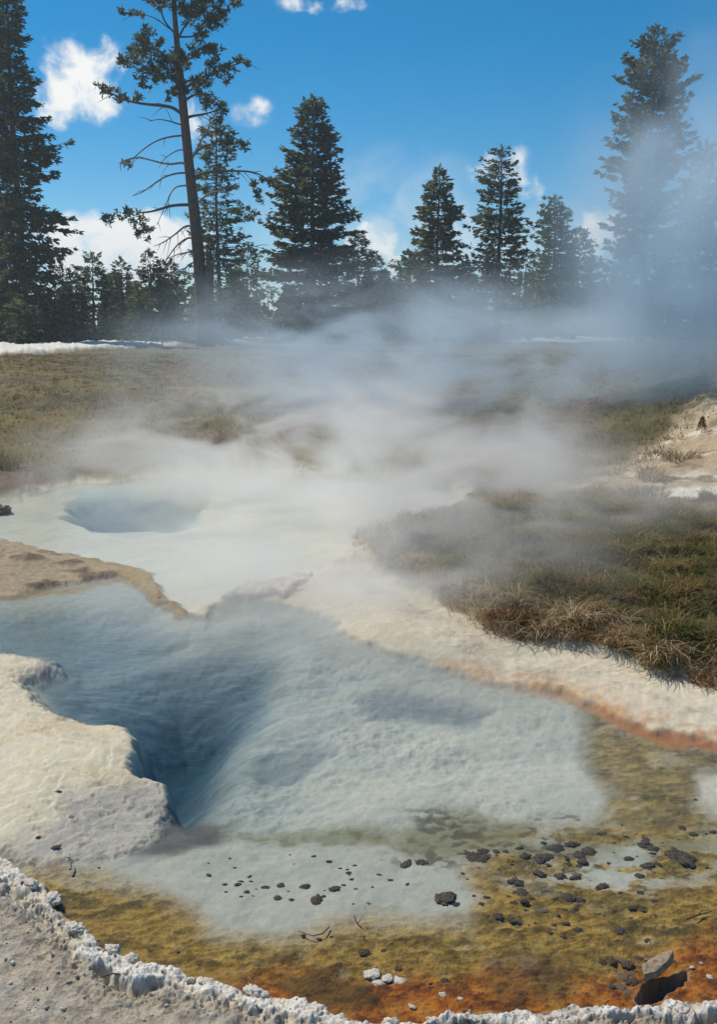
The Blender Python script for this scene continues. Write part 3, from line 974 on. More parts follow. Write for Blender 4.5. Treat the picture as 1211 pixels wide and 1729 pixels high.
def limb(pts, r0, r1, mat, dy, twigs=0, name='branch'):
    """pts: photo polyline from the trunk outwards; dy: how far its tip leans out of the picture plane"""
    P = np.array(pts, float)
    n = len(P)
    t = np.linspace(0, 1, n)
    tt = np.linspace(0, 1, 16)
    us_ = np.interp(tt, t, P[:, 0]) + np.cumsum(rp.normal(size=16)) * .5
    vs_ = np.interp(tt, t, P[:, 1]) + np.cumsum(rp.normal(size=16)) * .5
    us_[0], vs_[0] = P[0]
    # soften corners
    for _ in range(2):
        us_[1:-1] = (us_[:-2] + 2 * us_[1:-1] + us_[2:]) / 4
        vs_[1:-1] = (vs_[:-2] + 2 * vs_[1:-1] + vs_[2:]) / 4
    pts3 = [pl(a, b, dy * s) for a, b, s in zip(us_, vs_, tt)]
    parts = [tube(pts3, np.linspace(r0, r1, 16) * pxm, 6)]
    for k_ in range(twigs):
        i = int(rp.integers(4, 15))
        d = pts3[min(i + 1, 15)] - pts3[i - 1]
        d /= np.linalg.norm(d) + 1e-9
        q = rp.normal(size=3) * .7 + d
        q[2] -= .25
        q /= np.linalg.norm(q)
        l_ = rp.uniform(.5, 1.5)
        a = pts3[i]
        parts.append(tube([a, a + q * l_ * .5, a + q * l_ + np.array([0, 0, -.12 * l_])], [.7 * pxm, .5 * pxm, .2 * pxm], 4))
    V, Fg = join(parts)
    mesh_np(name, V, Fg, mat, pine, smooth=True)
    return pts3


# bare branches, left and right, and the living ones that carry tufts
limb([(312, 212), (290, 205), (272, 203), (252, 206)], 1.6, .5, MAT_BARK, 1.0, 2)
limb([(317, 228), (290, 230), (262, 240), (236, 262), (228, 272)], 1.6, .5, MAT_BARK, -1.5, 3)
limb([(318, 252), (300, 254), (284, 262), (272, 276)], 1.3, .4, MAT_BARK, 1.2, 1)
limb([(321, 280), (305, 272), (296, 280), (272, 276), (240, 264), (222, 270), (206, 274), (210, 290)], 2.4, .5, MAT_DEAD, -2, 7)
limb([(323, 292), (300, 292), (276, 298), (256, 312), (238, 326), (222, 332)], 1.8, .5, MAT_BARK, 1.5, 4)
limb([(326, 314), (308, 314), (292, 318), (282, 340), (270, 364), (262, 380)], 1.6, .4, MAT_DEAD, -1, 3)
limb([(328, 345), (300, 346), (276, 352), (256, 358), (232, 360)], 3.0, 1.2, MAT_BARK, -1.6, 5)
limb([(333, 395), (322, 380), (310, 384), (296, 396), (278, 408), (262, 416)], 2.2, .5, MAT_BARK, 1.4, 8)
limb([(334, 405), (318, 400), (304, 408), (290, 424), (276, 446)], 2.0, .5, MAT_BARK, -1.4, 6)
limb([(336, 425), (318, 424), (300, 428), (278, 436)], 1.6, .5, MAT_BARK, 1.2, 4)
limb([(337, 440), (322, 444), (308, 456), (300, 472)], 1.5, .5, MAT_BARK, -.8, 3)
limb([(338, 462), (318, 460), (250, 462), (228, 458)], 1.4, .4, MAT_DEAD, 1.6, 4)
limb([(330, 300), (345, 290), (372, 288), (400, 289), (425, 289), (445, 293), (462, 306)], 2.6, .8, MAT_BARK, -1.5, 8)
limb([(320, 275), (330, 258), (338, 240), (344, 228), (354, 214), (352, 200)], 2.2, .9, MAT_DEAD, -.8, 3)
limb([(322, 270), (334, 252), (350, 244), (372, 236), (398, 232), (412, 244)], 2.0, .6, MAT_BARK, 1.2, 5)
limb([(331, 345), (344, 330), (358, 322), (372, 324), (392, 330)], 2.0, .6, MAT_DEAD, -1, 3)
limb([(332, 372), (348, 362), (370, 356), (394, 352), (414, 362)], 1.8, .5, MAT_DEAD, 1.4, 4)
limb([(336, 420), (360, 412), (392, 410), (420, 412), (444, 420)], 1.6, .4, MAT_BARK, 1.6, 5)
limb([(338, 450), (352, 440), (368, 446)], 1.5, .5, MAT_DEAD, -1, 2)
limb([(308, 194), (294, 180), (272, 176), (238, 174), (210, 168), (188, 155), (168, 148)], 3.2, .8, MAT_BARK, -1.6, 6)
limb([(313, 200), (330, 196), (350, 192), (368, 184)], 2.6, .8, MAT_BARK, 1.0, 4)
limb([(311, 170), (326, 160), (340, 158), (352, 168), (372, 182)], 2.2, .7, MAT_BARK, -1.2, 4)
limb([(309, 150), (330, 138), (345, 130), (372, 120), (400, 110), (412, 104)], 2.6, .7, MAT_BARK, 1.0, 5)
limb([(306, 146), (286, 130), (266, 130), (240, 124), (212, 106), (200, 104)], 2.4, .6, MAT_BARK, 1.4, 5)
limb([(303, 120), (286, 100), (268, 84), (246, 78), (228, 74)], 2.0, .6, MAT_BARK, -1.4, 4)
limb([(302, 112), (320, 98), (344, 88), (366, 86)], 2.0, .6, MAT_BARK, -1.2, 4)
limb([(298, 60), (280, 40), (270, 16), (262, -20), (240, -30)], 1.8, .5, MAT_BARK, .8, 5)
limb([(299, 70), (312, 40), (330, 16), (356, 10), (392, 8)], 1.8, .5, MAT_BARK, -1, 5)
limb([(300, 58), (284, 44), (262, 28), (232, 22), (202, 20)], 1.2, .4, MAT_BARK, 1.4, 6)
limb([(300, 62), (330, 62), (352, 40), (362, 30)], 1.6, .5, MAT_BARK, 1.5, 4)
# second stem fused low on the right
P2 = [(352, 598, 12), (351, 540, 9), (352, 490, 8), (354, 450, 6.5), (353, 424, 4)]
V, Fq, cap = tube([pl(a, b, -.35) for a, b, c in P2], [c * pxm for a, b, c in P2], 10)
tag(mesh_np('broken_stem', V, [Fq, cap], MAT_BARK, pine, smooth=True), 'short broken second stem')
# tufts: photo centre, radii, share
TUFTS = [(350, 8, 30, 14), (385, 12, 20, 16), (345, 38, 22, 22), (366, 30, 18, 18), (330, 14, 20, 18), (316, 28, 14, 16), (262, 8, 26, 12), (300, 6, 16, 12), (338, 62, 14, 12),
         (246, 60, 20, 14), (236, 78, 22, 20), (258, 84, 18, 12), (222, 102, 22, 10), (206, 106, 12, 9), (266, 100, 18, 10), (292, 96, 20, 14), (300, 104, 24, 12),
         (340, 84, 24, 12), (362, 90, 16, 14), (352, 74, 14, 10), (318, 96, 16, 10), (252, 132, 22, 22), (264, 118, 16, 14), (284, 124, 16, 14), (306, 118, 14, 12),
         (320, 146, 26, 14), (340, 138, 20, 14), (358, 116, 14, 12), (372, 118, 12, 10), (392, 112, 14, 12), (410, 104, 11, 11), (384, 130, 12, 10), (346, 160, 14, 8), (300, 150, 14, 12),
         (284, 160, 14, 8), (360, 176, 18, 12), (372, 186, 12, 10), (346, 168, 14, 8), (372, 202, 6, 8), (168, 150, 14, 9), (204, 162, 12, 9), (232, 164, 8, 5), (188, 154, 8, 5),
         (378, 240, 22, 9), (396, 234, 18, 10), (410, 246, 10, 12), (366, 226, 14, 6), (180, 372, 13, 11), (206, 362, 16, 8), (224, 360, 14, 9), (236, 376, 16, 14), (242, 398, 14, 9), (250, 384, 12, 8),
         (456, 304, 16, 10), (440, 330, 10, 12), (404, 354, 20, 10), (420, 362, 14, 8), (214, 280, 8, 8), (430, 312, 6, 8), (276, 70, 12, 8), (234, 24, 16, 5), (212, 20, 12, 6)]
TUFTS += [(u_, v_, a_, b_) for u_, v_, a_, b_ in [(300, -30, 50, 24), (270, -50, 40, 20), (320, -60, 40, 22), (350, -20, 36, 14), (290, -95, 34, 20)]]
Pn, Dn, Ln = [], [], []
for (u_, v_, a_, b_) in TUFTS:
    nsub = max(4, int(a_ * b_ / 20))
    for q in range(nsub):
        th = rp.random() * 6.28
        rr = math.sqrt(rp.random())
        c = pl(u_ + a_ * rr * math.cos(th), v_ + b_ * rr * math.sin(th), rp.normal() * a_ * pxm * .7)
        k = int(rp.integers(14, 26))
        d = rp.normal(size=(k, 3))
        d[:, 2] = d[:, 2] * .7 + .25
        d /= np.linalg.norm(d, axis=1)[:, None]
        Pn.append(c[None] + rp.normal(size=(k, 3)) * .07)
        Dn.append(d)
        Ln.append(rp.uniform(.22, .42, k))
P, D, Lg = np.vstack(Pn), np.vstack(Dn), np.concatenate(Ln)
V = needle_tris(P, D, Lg, Lg * rp.uniform(.28, .45, len(Lg)), 0, rp)
colr = np.repeat(GREENS[rp.integers(0, 4, len(P))] * rp.uniform(.65, 1.35, len(P))[:, None], 4, 0)
mesh_np('crown', V, quads(len(P)), MAT_NEEDLE, pine, col=colr)

# ------------------------------------------------------------------ fallen poles at the wood's edge
for lab, a, b, yy, r in [('pale dead pole leaning out of the firs left of the pine, the longer one', (236, 592), (278, 520), 76, 1.5),
                         ('short pale dead pole leaning beside the longer one near the pine', (206, 576), (228, 540), 79, 1.3),
                         ('thin bare pole slanting at the pine foot on its steam side', (364, 508), (398, 548), 76, 1.0),
                         ('forked dead sapling sticking up before the dark firs', (276, 590), (268, 552), 75, 1.0)]:
    A, B = at(*a, yy), at(*b, yy + 1.0)
    if b[1] > a[1]:
        A, B = B, A
    A[2] = min(A[2], gz(A[0], A[1]))
    o = empty('dead_pole', A)
    tag(o, lab, 'dead tree')
    mids = [A + (B - A) * t + np.array([0, 0, -.15 * math.sin(t * 3.14)]) for t in np.linspace(0, 1, 8)]
    parts = [tube(np.array(mids) - A, np.linspace(r, .35, 8) * 75 / FPX, 6)]
    for q in range(5):
        i = 2 + q
        d = np.array([random.uniform(-1, 1), random.uniform(-1, 1), random.uniform(.1, .8)])
        parts.append(tube([mids[i] - A, mids[i] - A + d * .35, mids[i] - A + d * .7], [.03, .02, .008], 4))
    V, Fg = join(parts)
    mesh_np('stem', V, Fg, MAT_DEAD, o, smooth=True)


# ------------------------------------------------------------------ grass
def blades(P, H, W, az, lean, col, rg):
    """curved tapering blades: 3 levels + tip"""
    n = len(P)
    dirh = np.stack([np.cos(az), np.sin(az), np.zeros(n)], -1)
    sa = az + np.pi / 2 + rg.normal(size=n) * .6
    side = np.stack([np.cos(sa), np.sin(sa), np.zeros(n)], -1)
    lv = []
    for t in (0, .38, .72):
        c = P + dirh * (H * lean * t * t)[:, None] + np.array([0, 0, 1.0]) * (H * (t - .35 * lean * t * t))[:, None]
        w = W * (1 - .55 * t)
        lv += [c - side * (w * .5)[:, None], c + side * (w * .5)[:, None]]
    c = P + dirh * (H * lean)[:, None] + np.array([0, 0, 1.0]) * (H * (1 - .42 * lean))[:, None]
    lv.append(c)
    V = np.stack(lv, 1).reshape(-1, 3)
    b = np.arange(n)[:, None] * 7
    Q = np.concatenate([b + np.array([0, 1, 3, 2]), b + np.array([2, 3, 5, 4])])
    T = b + np.array([4, 5, 6])
    return V, [Q, T], np.repeat(col, 7, 0)


def poly_world_sample(poly, n, rg, ymax=60, off=0):
    Pw = np.array([on(a, b)[:2] for a, b in poly])
    lo, hi = Pw.min(0), Pw.max(0)
    hi[1] = min(hi[1], ymax)
    out = np.zeros((0, 2))
    while len(out) < n:
        q = lo + rg.random((n * 2, 2)) * (hi - lo)
        u, v = proj(q[:, 0], q[:, 1])
        k = sdf(u, v, poly) < off
        out = np.vstack([out, q[k]])
    return out[:n]


rgk = np.random.default_rng(41)
GPAL = np.array([[.27, .205, .075], [.165, .17, .045], [.38, .26, .11], [.50, .37, .20], [.28, .13, .055], [.08, .076, .022], [.56, .45, .30]])
BANKG = [(600, 912), (680, 886), (780, 866), (860, 860), (1000, 850), (1090, 866), (1211, 872), (1420, 880), (1420, 1235), (1300, 1200), (1211, 1174), (1150, 1164), (1100, 1148), (1030, 1116), (940, 1098), (840, 1086), (800, 1052), (740, 1024), (680, 980), (612, 940)]
cen = poly_world_sample(BANKG, 6200, rgk)
u_, v_ = proj(cen[:, 0], cen[:, 1])
sb = sdf(u_, v_, BANKG)
dark = fbm(cen[:, 0] * 1.1, cen[:, 1] * 1.1, 3, 200) + .7 * fbm(cen[:, 0] * 4, cen[:, 1] * 3, 3, 210)
keep = rgk.random(len(cen)) < np.clip(.55 + (u_ - 640) / 500, .30, 1)
cen, sb, dark, u_ = cen[keep], sb[keep], dark[keep], u_[keep]
zc = ground(cen[:, 0], cen[:, 1])[0]
nb = 34
n = len(cen)
edgeT = sb > -26
pal = np.where(edgeT, rgk.choice([3, 6, 4, 2, 0], n, p=[.3, .25, .15, .2, .1]),
               np.where(dark > .15, rgk.choice([1, 5, 0, 4], n, p=[.38, .40, .14, .08]), rgk.choice([0, 1, 2, 3, 4, 6], n, p=[.27, .42, .14, .05, .09, .03])))
pc = np.repeat(cen, nb, 0) + rgk.normal(size=(n * nb, 2)) * .035
pz = np.repeat(zc, nb) - .01
hh = np.repeat(.055 + .13 * rgk.random(n) ** 1.5 * (1 - .25 * (dark > .3)), nb) * rgk.uniform(.5, 1.15, n * nb)
hh = hh * np.repeat(1 + .7 * np.clip(fbm(cen[:, 0] * 2.2, cen[:, 1] * 1.8, 3, 220), -.6, .9), nb)
hh = hh * np.repeat(np.where(edgeT, 1.05, 1.0), nb)
aw = np.repeat(rgk.normal(size=n) * .8 - 1.6, nb)
az = rgk.random(n * nb) * 6.28
az = np.where(rgk.random(n * nb) < .5, aw + rgk.normal(size=n * nb) * .6, az)
colb = GPAL[np.repeat(pal, nb)] * rgk.uniform(.55, 1.5, n * nb)[:, None]
strw = rgk.random(n * nb) < .05
colb[strw] = np.array([.34, .26, .15]) * rgk.uniform(.6, 1.2, strw.sum())[:, None]
V, Fg, cc = blades(np.column_stack([pc, pz]), hh, rgk.uniform(.004, .0085, n * nb), az, rgk.uniform(.5, 1.7, n * nb), colb, rgk)
o = mesh_np('grass', V, Fg, MAT_GRASS, col=cc)
tag(o, 'dry olive and tan grass covering the right bank', 'grass', kind='stuff')

# meadow
MEAD = [(-500, 622), (-100, 612), (330, 600), (700, 596), (1300, 596), (1700, 610), (1700, 700), (1211, 712), (1120, 765), (1010, 812), (840, 860), (700, 818), (420, 790), (250, 800), (120, 808), (20, 832), (-60, 850), (-500, 860)]
cen = poly_world_sample(MEAD, 24000, rgk, 58)
cen = np.vstack([cen, poly_world_sample([(930, 838), (1040, 800), (1110, 752), (1180, 712), (1300, 690), (1500, 690), (1500, 748), (1250, 752), (1170, 778), (1100, 806), (980, 836)], 900, rgk, 30)])
u_, v_ = proj(cen[:, 0], cen[:, 1])
zc = ground(cen[:, 0], cen[:, 1])[0]
nb = 9
n = len(cen)
dist = cen[:, 1]
mo = fbm(cen[:, 0] * .5, cen[:, 1] * .3, 3, 77)
pal = np.where(mo > .12, rgk.choice([4, 3, 2, 0, 6], n, p=[.35, .07, .25, .3, .03]), rgk.choice([0, 1, 2, 3, 5], n, p=[.40, .30, .18, .06, .06]))
pc = np.repeat(cen, nb, 0) + rgk.normal(size=(n * nb, 2)) * .07
hh = np.repeat(rgk.uniform(.03, .10, n), nb) * rgk.uniform(.5, 1.2, n * nb)
wd = np.repeat(.006 + .0005 * dist, nb) * rgk.uniform(.7, 1.4, n * nb)
colb = GPAL[np.repeat(pal, nb)] * rgk.uniform(.6, 1.4, n * nb)[:, None]
V, Fg, cc = blades(np.column_stack([pc, np.repeat(zc, nb) - .01]), hh, wd, rgk.random(n * nb) * 6.28, rgk.uniform(.3, 1.1, n * nb), colb, rgk)
o = mesh_np('meadow_grass', V, Fg, MAT_GRASS, col=cc)
tag(o, 'short brown and olive meadow grass between far pool and wood', 'grass', kind='stuff')


def tussock(name, label, cat, u, v, r, hmax, palette, nblades, seed, z0=0.1):
    rg = np.random.default_rng(seed)
    p = on(u, v, z0)
    zz = gz(p[0], p[1])
    th, rr = rg.random(nblades) * 6.28, np.sqrt(rg.random(nblades)) * r
    P = np.column_stack([rr * np.cos(th), rr * np.sin(th), np.full(nblades, -.02)])
    col = GPAL[rg.choice(palette, nblades)] * rg.uniform(.6, 1.3, nblades)[:, None]
    V, Fg, cc = blades(P, hmax * rg.uniform(.5, 1, nblades), rg.uniform(.006, .012, nblades), th + rg.normal(size=nblades) * .5, rg.uniform(.3, .9, nblades), col, rg)
    o = mesh_np(name, V, Fg, MAT_GRASS, col=cc)
    o.location = (p[0], p[1], zz)
    tag(o, label, cat)


tussock('grass_tuft', 'pale straw coloured grass tuft leaning on the tan slope', 'grass', 1103, 772, .18, .28, [3, 6, 6], 260, 1, .4)
tussock('grass_tuft', 'dark brown grass hummock beneath the pale straw tuft', 'grass', 1090, 795, .26, .22, [4, 5, 0], 320, 2, .4)
tussock('grass_tuft', 'dark tuft of grass at the left edge of the meadow', 'grass', 6, 792, .20, .35, [5, 4, 1], 240, 3, .1)
tussock('grass_tuft', 'small brown tuft on the rising ground left of the red seedling', 'grass', 1150, 742, .25, .2, [4, 5, 0, 2], 260, 4, .5)

# red-brown seedling conifer on the rising bank
p = on(1186, 726, .45)
o = empty('seedling_conifer', (p[0], p[1], gz(p[0], p[1])))
o.scale = (.5, .5, .5)
tag(o, 'tiny rust coloured conifer seedling on the rising ground at the right edge', 'seedling')
V, Fq, cap = tube([(0, 0, -.02), (.005, 0, .2), (0, .004, .42)], [.012, .008, .003], 6)
mesh_np('trunk', V, [Fq, cap], MAT_BARK, o, smooth=True)
rs = np.random.default_rng(8)
k = 700
f = rs.random(k) ** .8
az = rs.random(k) * 6.28
rr = (1 - f) * .16 * rs.random(k) ** .5
P = np.stack([rr * np.cos(az), rr * np.sin(az), .03 + f * .42], -1)
D = np.stack([np.cos(az), np.sin(az), rs.uniform(-.2, .9, k)], -1)
D /= np.linalg.norm(D, axis=1)[:, None]
ln = rs.uniform(.03, .075, k)
col = np.where((rs.random(k) < .6)[:, None], np.array([.24, .085, .04]), np.array([.10, .10, .04])) * rs.uniform(.6, 1.4, k)[:, None]
mesh_np('crown', needle_tris(P, D, ln, ln * .3, 0, rs), quads(k), MAT_NEEDLE, o, col=np.repeat(col, 4, 0))


# ------------------------------------------------------------------ stones
def rock_mesh(name, seed, mat, flat=.6, sub=3, rough=.35, freq=1.6):
    import bmesh
    bm = bmesh.new()
    bmesh.ops.create_icosphere(bm, subdivisions=sub, radius=1)
    V = np.array([v.co[:] for v in bm.verts])
    F_ = np.array([[v.index for v in f.verts] for f in bm.faces])
    bm.free()
    d = fbm(V[:, 0] * freq + V[:, 2] * .9, V[:, 1] * freq - V[:, 2] * .7, 4, seed) * rough
    d2 = fbm(V[:, 2] * freq * 1.7, V[:, 0] * freq * 1.4 + V[:, 1], 3, seed + 9) * rough * .7
    V = V * (1 + d + d2)[:, None]
    V[:, 2] *= flat
    o = mesh_np(name, V, F_, mat, smooth=True, link=False)
    return o.data


DARK = [rock_mesh('stone', 300 + i * 7, MAT_DARKROCK, .27, 4, .36, 1.5) for i in range(7)]
CRUST = [rock_mesh('crust_lump', 400 + i * 7, MAT_CRUST, .40, 4, .34, 1.8) for i in range(6)]
GREY = [rock_mesh('rock', 500 + i * 7, MAT_GREYROCK, .6, 4, .4, 1.7) for i in range(3)]
PALE = [rock_mesh('sinter_stone', 600 + i * 7, MAT_CRUST if i else MAT_SLAB, .2, 3, .4, 1.8) for i in range(3)]


def put(me, name, u, v, wpx, label, cat, group=None, z=None, sq=1.0, lift=.0, rz=None):
    p = on(u, v, z or 0.0)
    dpt = p[1] * cp + CAM_H * sp
    s = wpx * .5 * dpt / FPX
    zz = gz(p[0], p[1]) if z is None else z
    o = bpy.data.objects.new(name, me)
    C.objects.link(o)
    o.location = (p[0], p[1], zz + lift * s)
    o.scale = (s, s * sq, s)
    o.rotation_euler = (random.uniform(-.2, .2), random.uniform(-.2, .2), random.uniform(-.35, .35) if rz is None else rz)
    tag(o, label, cat, group)
    return o


SETS = [
    ('small dark stone lying in the pale grey shallows below the blue vent', 'stones in the grey shallows',
     [(447, 1489, 14), (473, 1486, 14), (468, 1509, 14), (490, 1513, 18), (514, 1490, 26), (534, 1516, 22), (546, 1507, 10), (563, 1494, 26), (416, 1500, 12), (403, 1487, 14),
      (350, 1470, 16), (378, 1484, 14), (530, 1440, 14), (556, 1446, 16), (575, 1458, 10), (600, 1455, 10), (590, 1468, 12), (640, 1470, 14), (660, 1478, 12)]),
    ('dark stone lying where the grey and olive shallows meet', 'stones where grey meets olive',
     [(686, 1452, 22), (714, 1450, 36), (750, 1509, 32), (773, 1520, 20), (802, 1509, 9), (813, 1521, 12), (823, 1512, 12)]),
    ('dark stone crowded in the row across the olive shallows', 'crowded row of stones',
     [(887, 1439, 28), (912, 1442, 28), (940, 1426, 24), (965, 1417, 28), (980, 1435, 32), (997, 1432, 28), (876, 1424, 20), (855, 1430, 16), (837, 1430, 16), (817, 1432, 24), (819, 1444, 28), (801, 1443, 26), (790, 1433, 16),
      (951, 1471, 44), (912, 1467, 30), (876, 1480, 30), (862, 1481, 20), (972, 1474, 20), (930, 1440, 20), (925, 1452, 18), (985, 1448, 18), (960, 1446, 20)]),
    ('dark stone near the right edge on the olive bed', 'stones by the right edge',
     [(1153, 1388, 18), (1172, 1400, 20), (1204, 1395, 22), (1020, 1401, 28), (1090, 1418, 26), (1106, 1428, 28), (1140, 1440, 30), (1160, 1446, 34), (1090, 1456, 34), (1110, 1454, 32), (1061, 1444, 22), (1081, 1473, 18), (1196, 1457, 12), (1175, 1341, 12)]),
    ('small dark stone scattered on the ochre bed', 'stones scattered on ochre',
     [(1050, 1504, 16), (1081, 1504, 11), (1017, 1492, 22), (960, 1508, 20), (982, 1511, 20), (1104, 1515, 20), (970, 1534, 18), (1070, 1530, 20), (956, 1552, 14), (976, 1565, 20), (1049, 1568, 20), (953, 1576, 16), (930, 1569, 16), (844, 1542, 26), (868, 1546, 22), (866, 1520, 22), (886, 1518, 22), (880, 1505, 24)]),
    ('dark stone clustered round the hollow under the tan slab', 'stones round the hollow',
     [(1034, 1660, 20), (1020, 1618, 20), (1034, 1616, 16), (1061, 1622, 20), (1079, 1610, 22), (1088, 1625, 18), (1116, 1613, 12), (1072, 1650, 24), (1161, 1638, 18)]),
    ('dark stone on the orange fringe near the white crust', 'stones on the orange fringe',
     [(615, 1601, 22), (651, 1598, 20), (674, 1627, 14), (728, 1655, 12), (752, 1651, 16), (560, 1578, 10), (540, 1580, 12), (512, 1574, 8), (300, 1598, 6)]),
    ('tiny dark stone on the cream shelf', 'stones on the cream shelf', [(93, 1427, 14), (64, 1416, 9), (165, 1458, 8), (98, 1342, 12)]),
]
si_ = 0
for lab, grp, L_ in SETS:
    for (u_, v_, w_) in L_:
        put(DARK[si_ % 7], 'stone', u_, v_, w_ * random.uniform(.65, 1.05), lab, 'stone', grp, sq=random.uniform(.55, 1.2), lift=random.uniform(-.12, .06))
        si_ += 1
EXTRA = [(0, 340, 690, 1440, 1515, 26), (2, 780, 1010, 1412, 1485, 30), (3, 1020, 1208, 1385, 1470, 20), (4, 830, 1120, 1488, 1580, 26), (5, 1015, 1160, 1600, 1650, 8)]
for kset, ua, ub, va, vb, cnt in EXTRA:
    lab, grp, _ = SETS[kset]
    for _q in range(cnt):
        put(DARK[si_ % 7], 'stone', random.uniform(ua, ub), random.gauss((va + vb) / 2, (vb - va) / 4), random.choice([5, 6, 7, 8, 9, 12]), lab, 'stone', grp, sq=random.uniform(.5, 1.1), lift=random.uniform(-.2, .0))
        si_ += 1
# pale stones
for lab, grp, L_ in [('flat white sinter patch on the orange mat left of centre', 'white flakes on the mat', [(629, 1636, 38), (677, 1648, 30), (655, 1645, 24), (640, 1650, 26)]),
                     ('small white nub on the orange fringe', 'white nubs on the fringe', [(749, 1674, 15), (778, 1679, 12), (698, 1688, 16), (1200, 1642, 13), (1170, 1626, 10), (1186, 1620, 8)]),
                     ('pale knob beside the hollow', 'pale knobs by the hollow', [(1050, 1640, 26), (1046, 1660, 24), (1062, 1666, 22), (1100, 1606, 14), (1052, 1612, 22), (1068, 1636, 16)]),
                     ('pale stone among the crowded dark row', 'pale stones in the row', [(915, 1532, 24), (905, 1524, 14), (975, 1470, 18), (900, 1446, 14)])]:
    for (u_, v_, w_) in L_:
        put(PALE[0 if 'knob' in lab or 'among' in lab else 1 + si_ % 2], 'sinter_stone', u_, v_, w_ * .85, lab, 'stone', grp, sq=random.uniform(.8, 1.2), lift=.05)
        si_ += 1
# crust lumps on the rim, each with its own look or place
LUMPS = [(14, 1468, 34, 'ragged white crust lump where the rim meets the left edge'), (52, 1492, 44, 'long white crust lump just right of the left edge'), (90, 1517, 46, 'smooth white cap with a shaded under side on the rim left of the corner'),
         (126, 1566, 46, 'rounded white crust knob jutting into the pool at the rim corner'), (190, 1603, 44, 'thin white crust lip over the deepest shadow of the rim'),
         (222, 1618, 34, 'blocky white crust lump at the end of the shadowed lip'), (322, 1654, 26, 'upright crust nub halfway along the lower rim'),
         (350, 1660, 40, 'bright crust lump right of the upright nub'), (432, 1676, 62, 'long smooth white crust loaf on the lower rim'),          (530, 1706, 56, 'broad domed white crust lump at the rim bend'), (575, 1722, 40, 'low crust lump right of the domed lump'),
         (660, 1728, 46, 'low crust lump under the orange mat at the bottom edge'), (735, 1724, 44, 'knobbly grey crust lump by the bottom edge'), (805, 1722, 44, 'knobbly crust lump with a dark notch above it'),
         (945, 1716, 40, 'white crust lump at the start of the right lip'), (1010, 1713, 60, 'long white crust lip under the hollow'),
         (1150, 1706, 50, 'grey crust lump toward the right corner'), (1202, 1700, 46, 'grey crust lump in the right corner')]
for i, (u_, v_, w_, lab) in enumerate(LUMPS):
    put(CRUST[i % 6], 'crust_lump', u_, v_, w_ * .66, lab, 'crust', None, sq=random.uniform(.6, .9), lift=.0, z=.018, rz=random.uniform(-.3, .3) - (.5 if u_ < 200 else .1))
# rocks at the left edge by the far pool
put(GREY[0], 'rock', 2, 862, 30, 'dark rock at the left edge beside the far pool', 'rock', lift=.3)

# broken slab over the hollow
import bmesh
bm = bmesh.new()
ol = [(-.115, -.03), (-.06, -.05), (.0, -.042), (.07, -.02), (.12, .02), (.085, .05), (.01, .055), (-.07, .04)]
bot = [bm.verts.new((x, y, -.012)) for x, y in ol]
topv = [bm.verts.new((x * .94, y * .9, .014 + random.uniform(-.003, .004))) for x, y in ol]
bm.faces.new(topv)
bm.faces.new(bot[::-1])
for i in range(len(ol)):
    j = (i + 1) % len(ol)
    bm.faces.new((bot[i], bot[j], topv[j], topv[i]))
bmesh.ops.triangulate(bm, faces=bm.faces[:])
bmesh.ops.subdivide_edges(bm, edges=bm.edges[:], cuts=3, use_grid_fill=True)
for v in bm.verts:
    v.co.z += .006 * float(noise2(np.array([v.co.x * 30]), np.array([v.co.y * 30]), 5)[0])
    v.co.x += .006 * float(noise2(np.array([v.co.y * 40]), np.array([v.co.z * 40]), 6)[0])
me = bpy.data.meshes.new('sinter_slab')
bm.to_mesh(me)
bm.free()
me.materials.append(MAT_SLAB)
o = bpy.data.objects.new('sinter_slab', me)
C.objects.link(o)
p = on(1112, 1630, .03)
o.location = (p[0], p[1], .03)
o.scale = (.62, .62, .8)
o.rotation_euler = (R(-7), R(-12), R(24))
tag(o, 'tan slab of broken crust tilted over a black hollow at the lower right', 'rock slab')


# twigs
def twig(label, pts, r, mat, forks=2):
    P = [on(a, b, zz) for a, b, zz in pts]
    base = P[0].copy()
    o = mesh_np('twig', *join([tube(np.array(P) - base, np.linspace(r, r * .4, len(P)), 5)] + [
        tube([P[1] - base, P[1] - base + np.array([random.uniform(-.02, .02), .01, .012]), P[1] - base + np.array([random.uniform(-.035, .035), .0, .02])], [r * .6, r * .5, r * .2], 4) for _ in range(forks)]), mat, smooth=True)
    o.location = base
    tag(o, label, 'twig')


twig('dark forked twig poking up in the middle of the ochre bed', [(612, 1568, .0), (604, 1560, .015), (600, 1552, .04), (598, 1545, .06)], .0025, MAT_BARK, 1)
twig('curved dark twig lying where grey water meets ochre', [(556, 1564, .0), (546, 1576, .005), (528, 1580, .004), (504, 1572, .0)], .003, MAT_BARK, 0)
twig('pale stick standing below the cream shelf', [(118, 1468, .01), (119, 1455, .02), (116, 1440, .03)], .005, MAT_DEAD, 1)
twig('thin dark stick on the ochre near the right edge', [(1160, 1552, .0), (1180, 1545, .006), (1204, 1538, .0)], .004, MAT_BARK, 1)
twig('short brown twig lying on the gravel under the rim shadow', [(170, 1650, .028), (190, 1644, .034), (214, 1645, .034), (238, 1650, .030)], .003, MAT_BARK, 0)

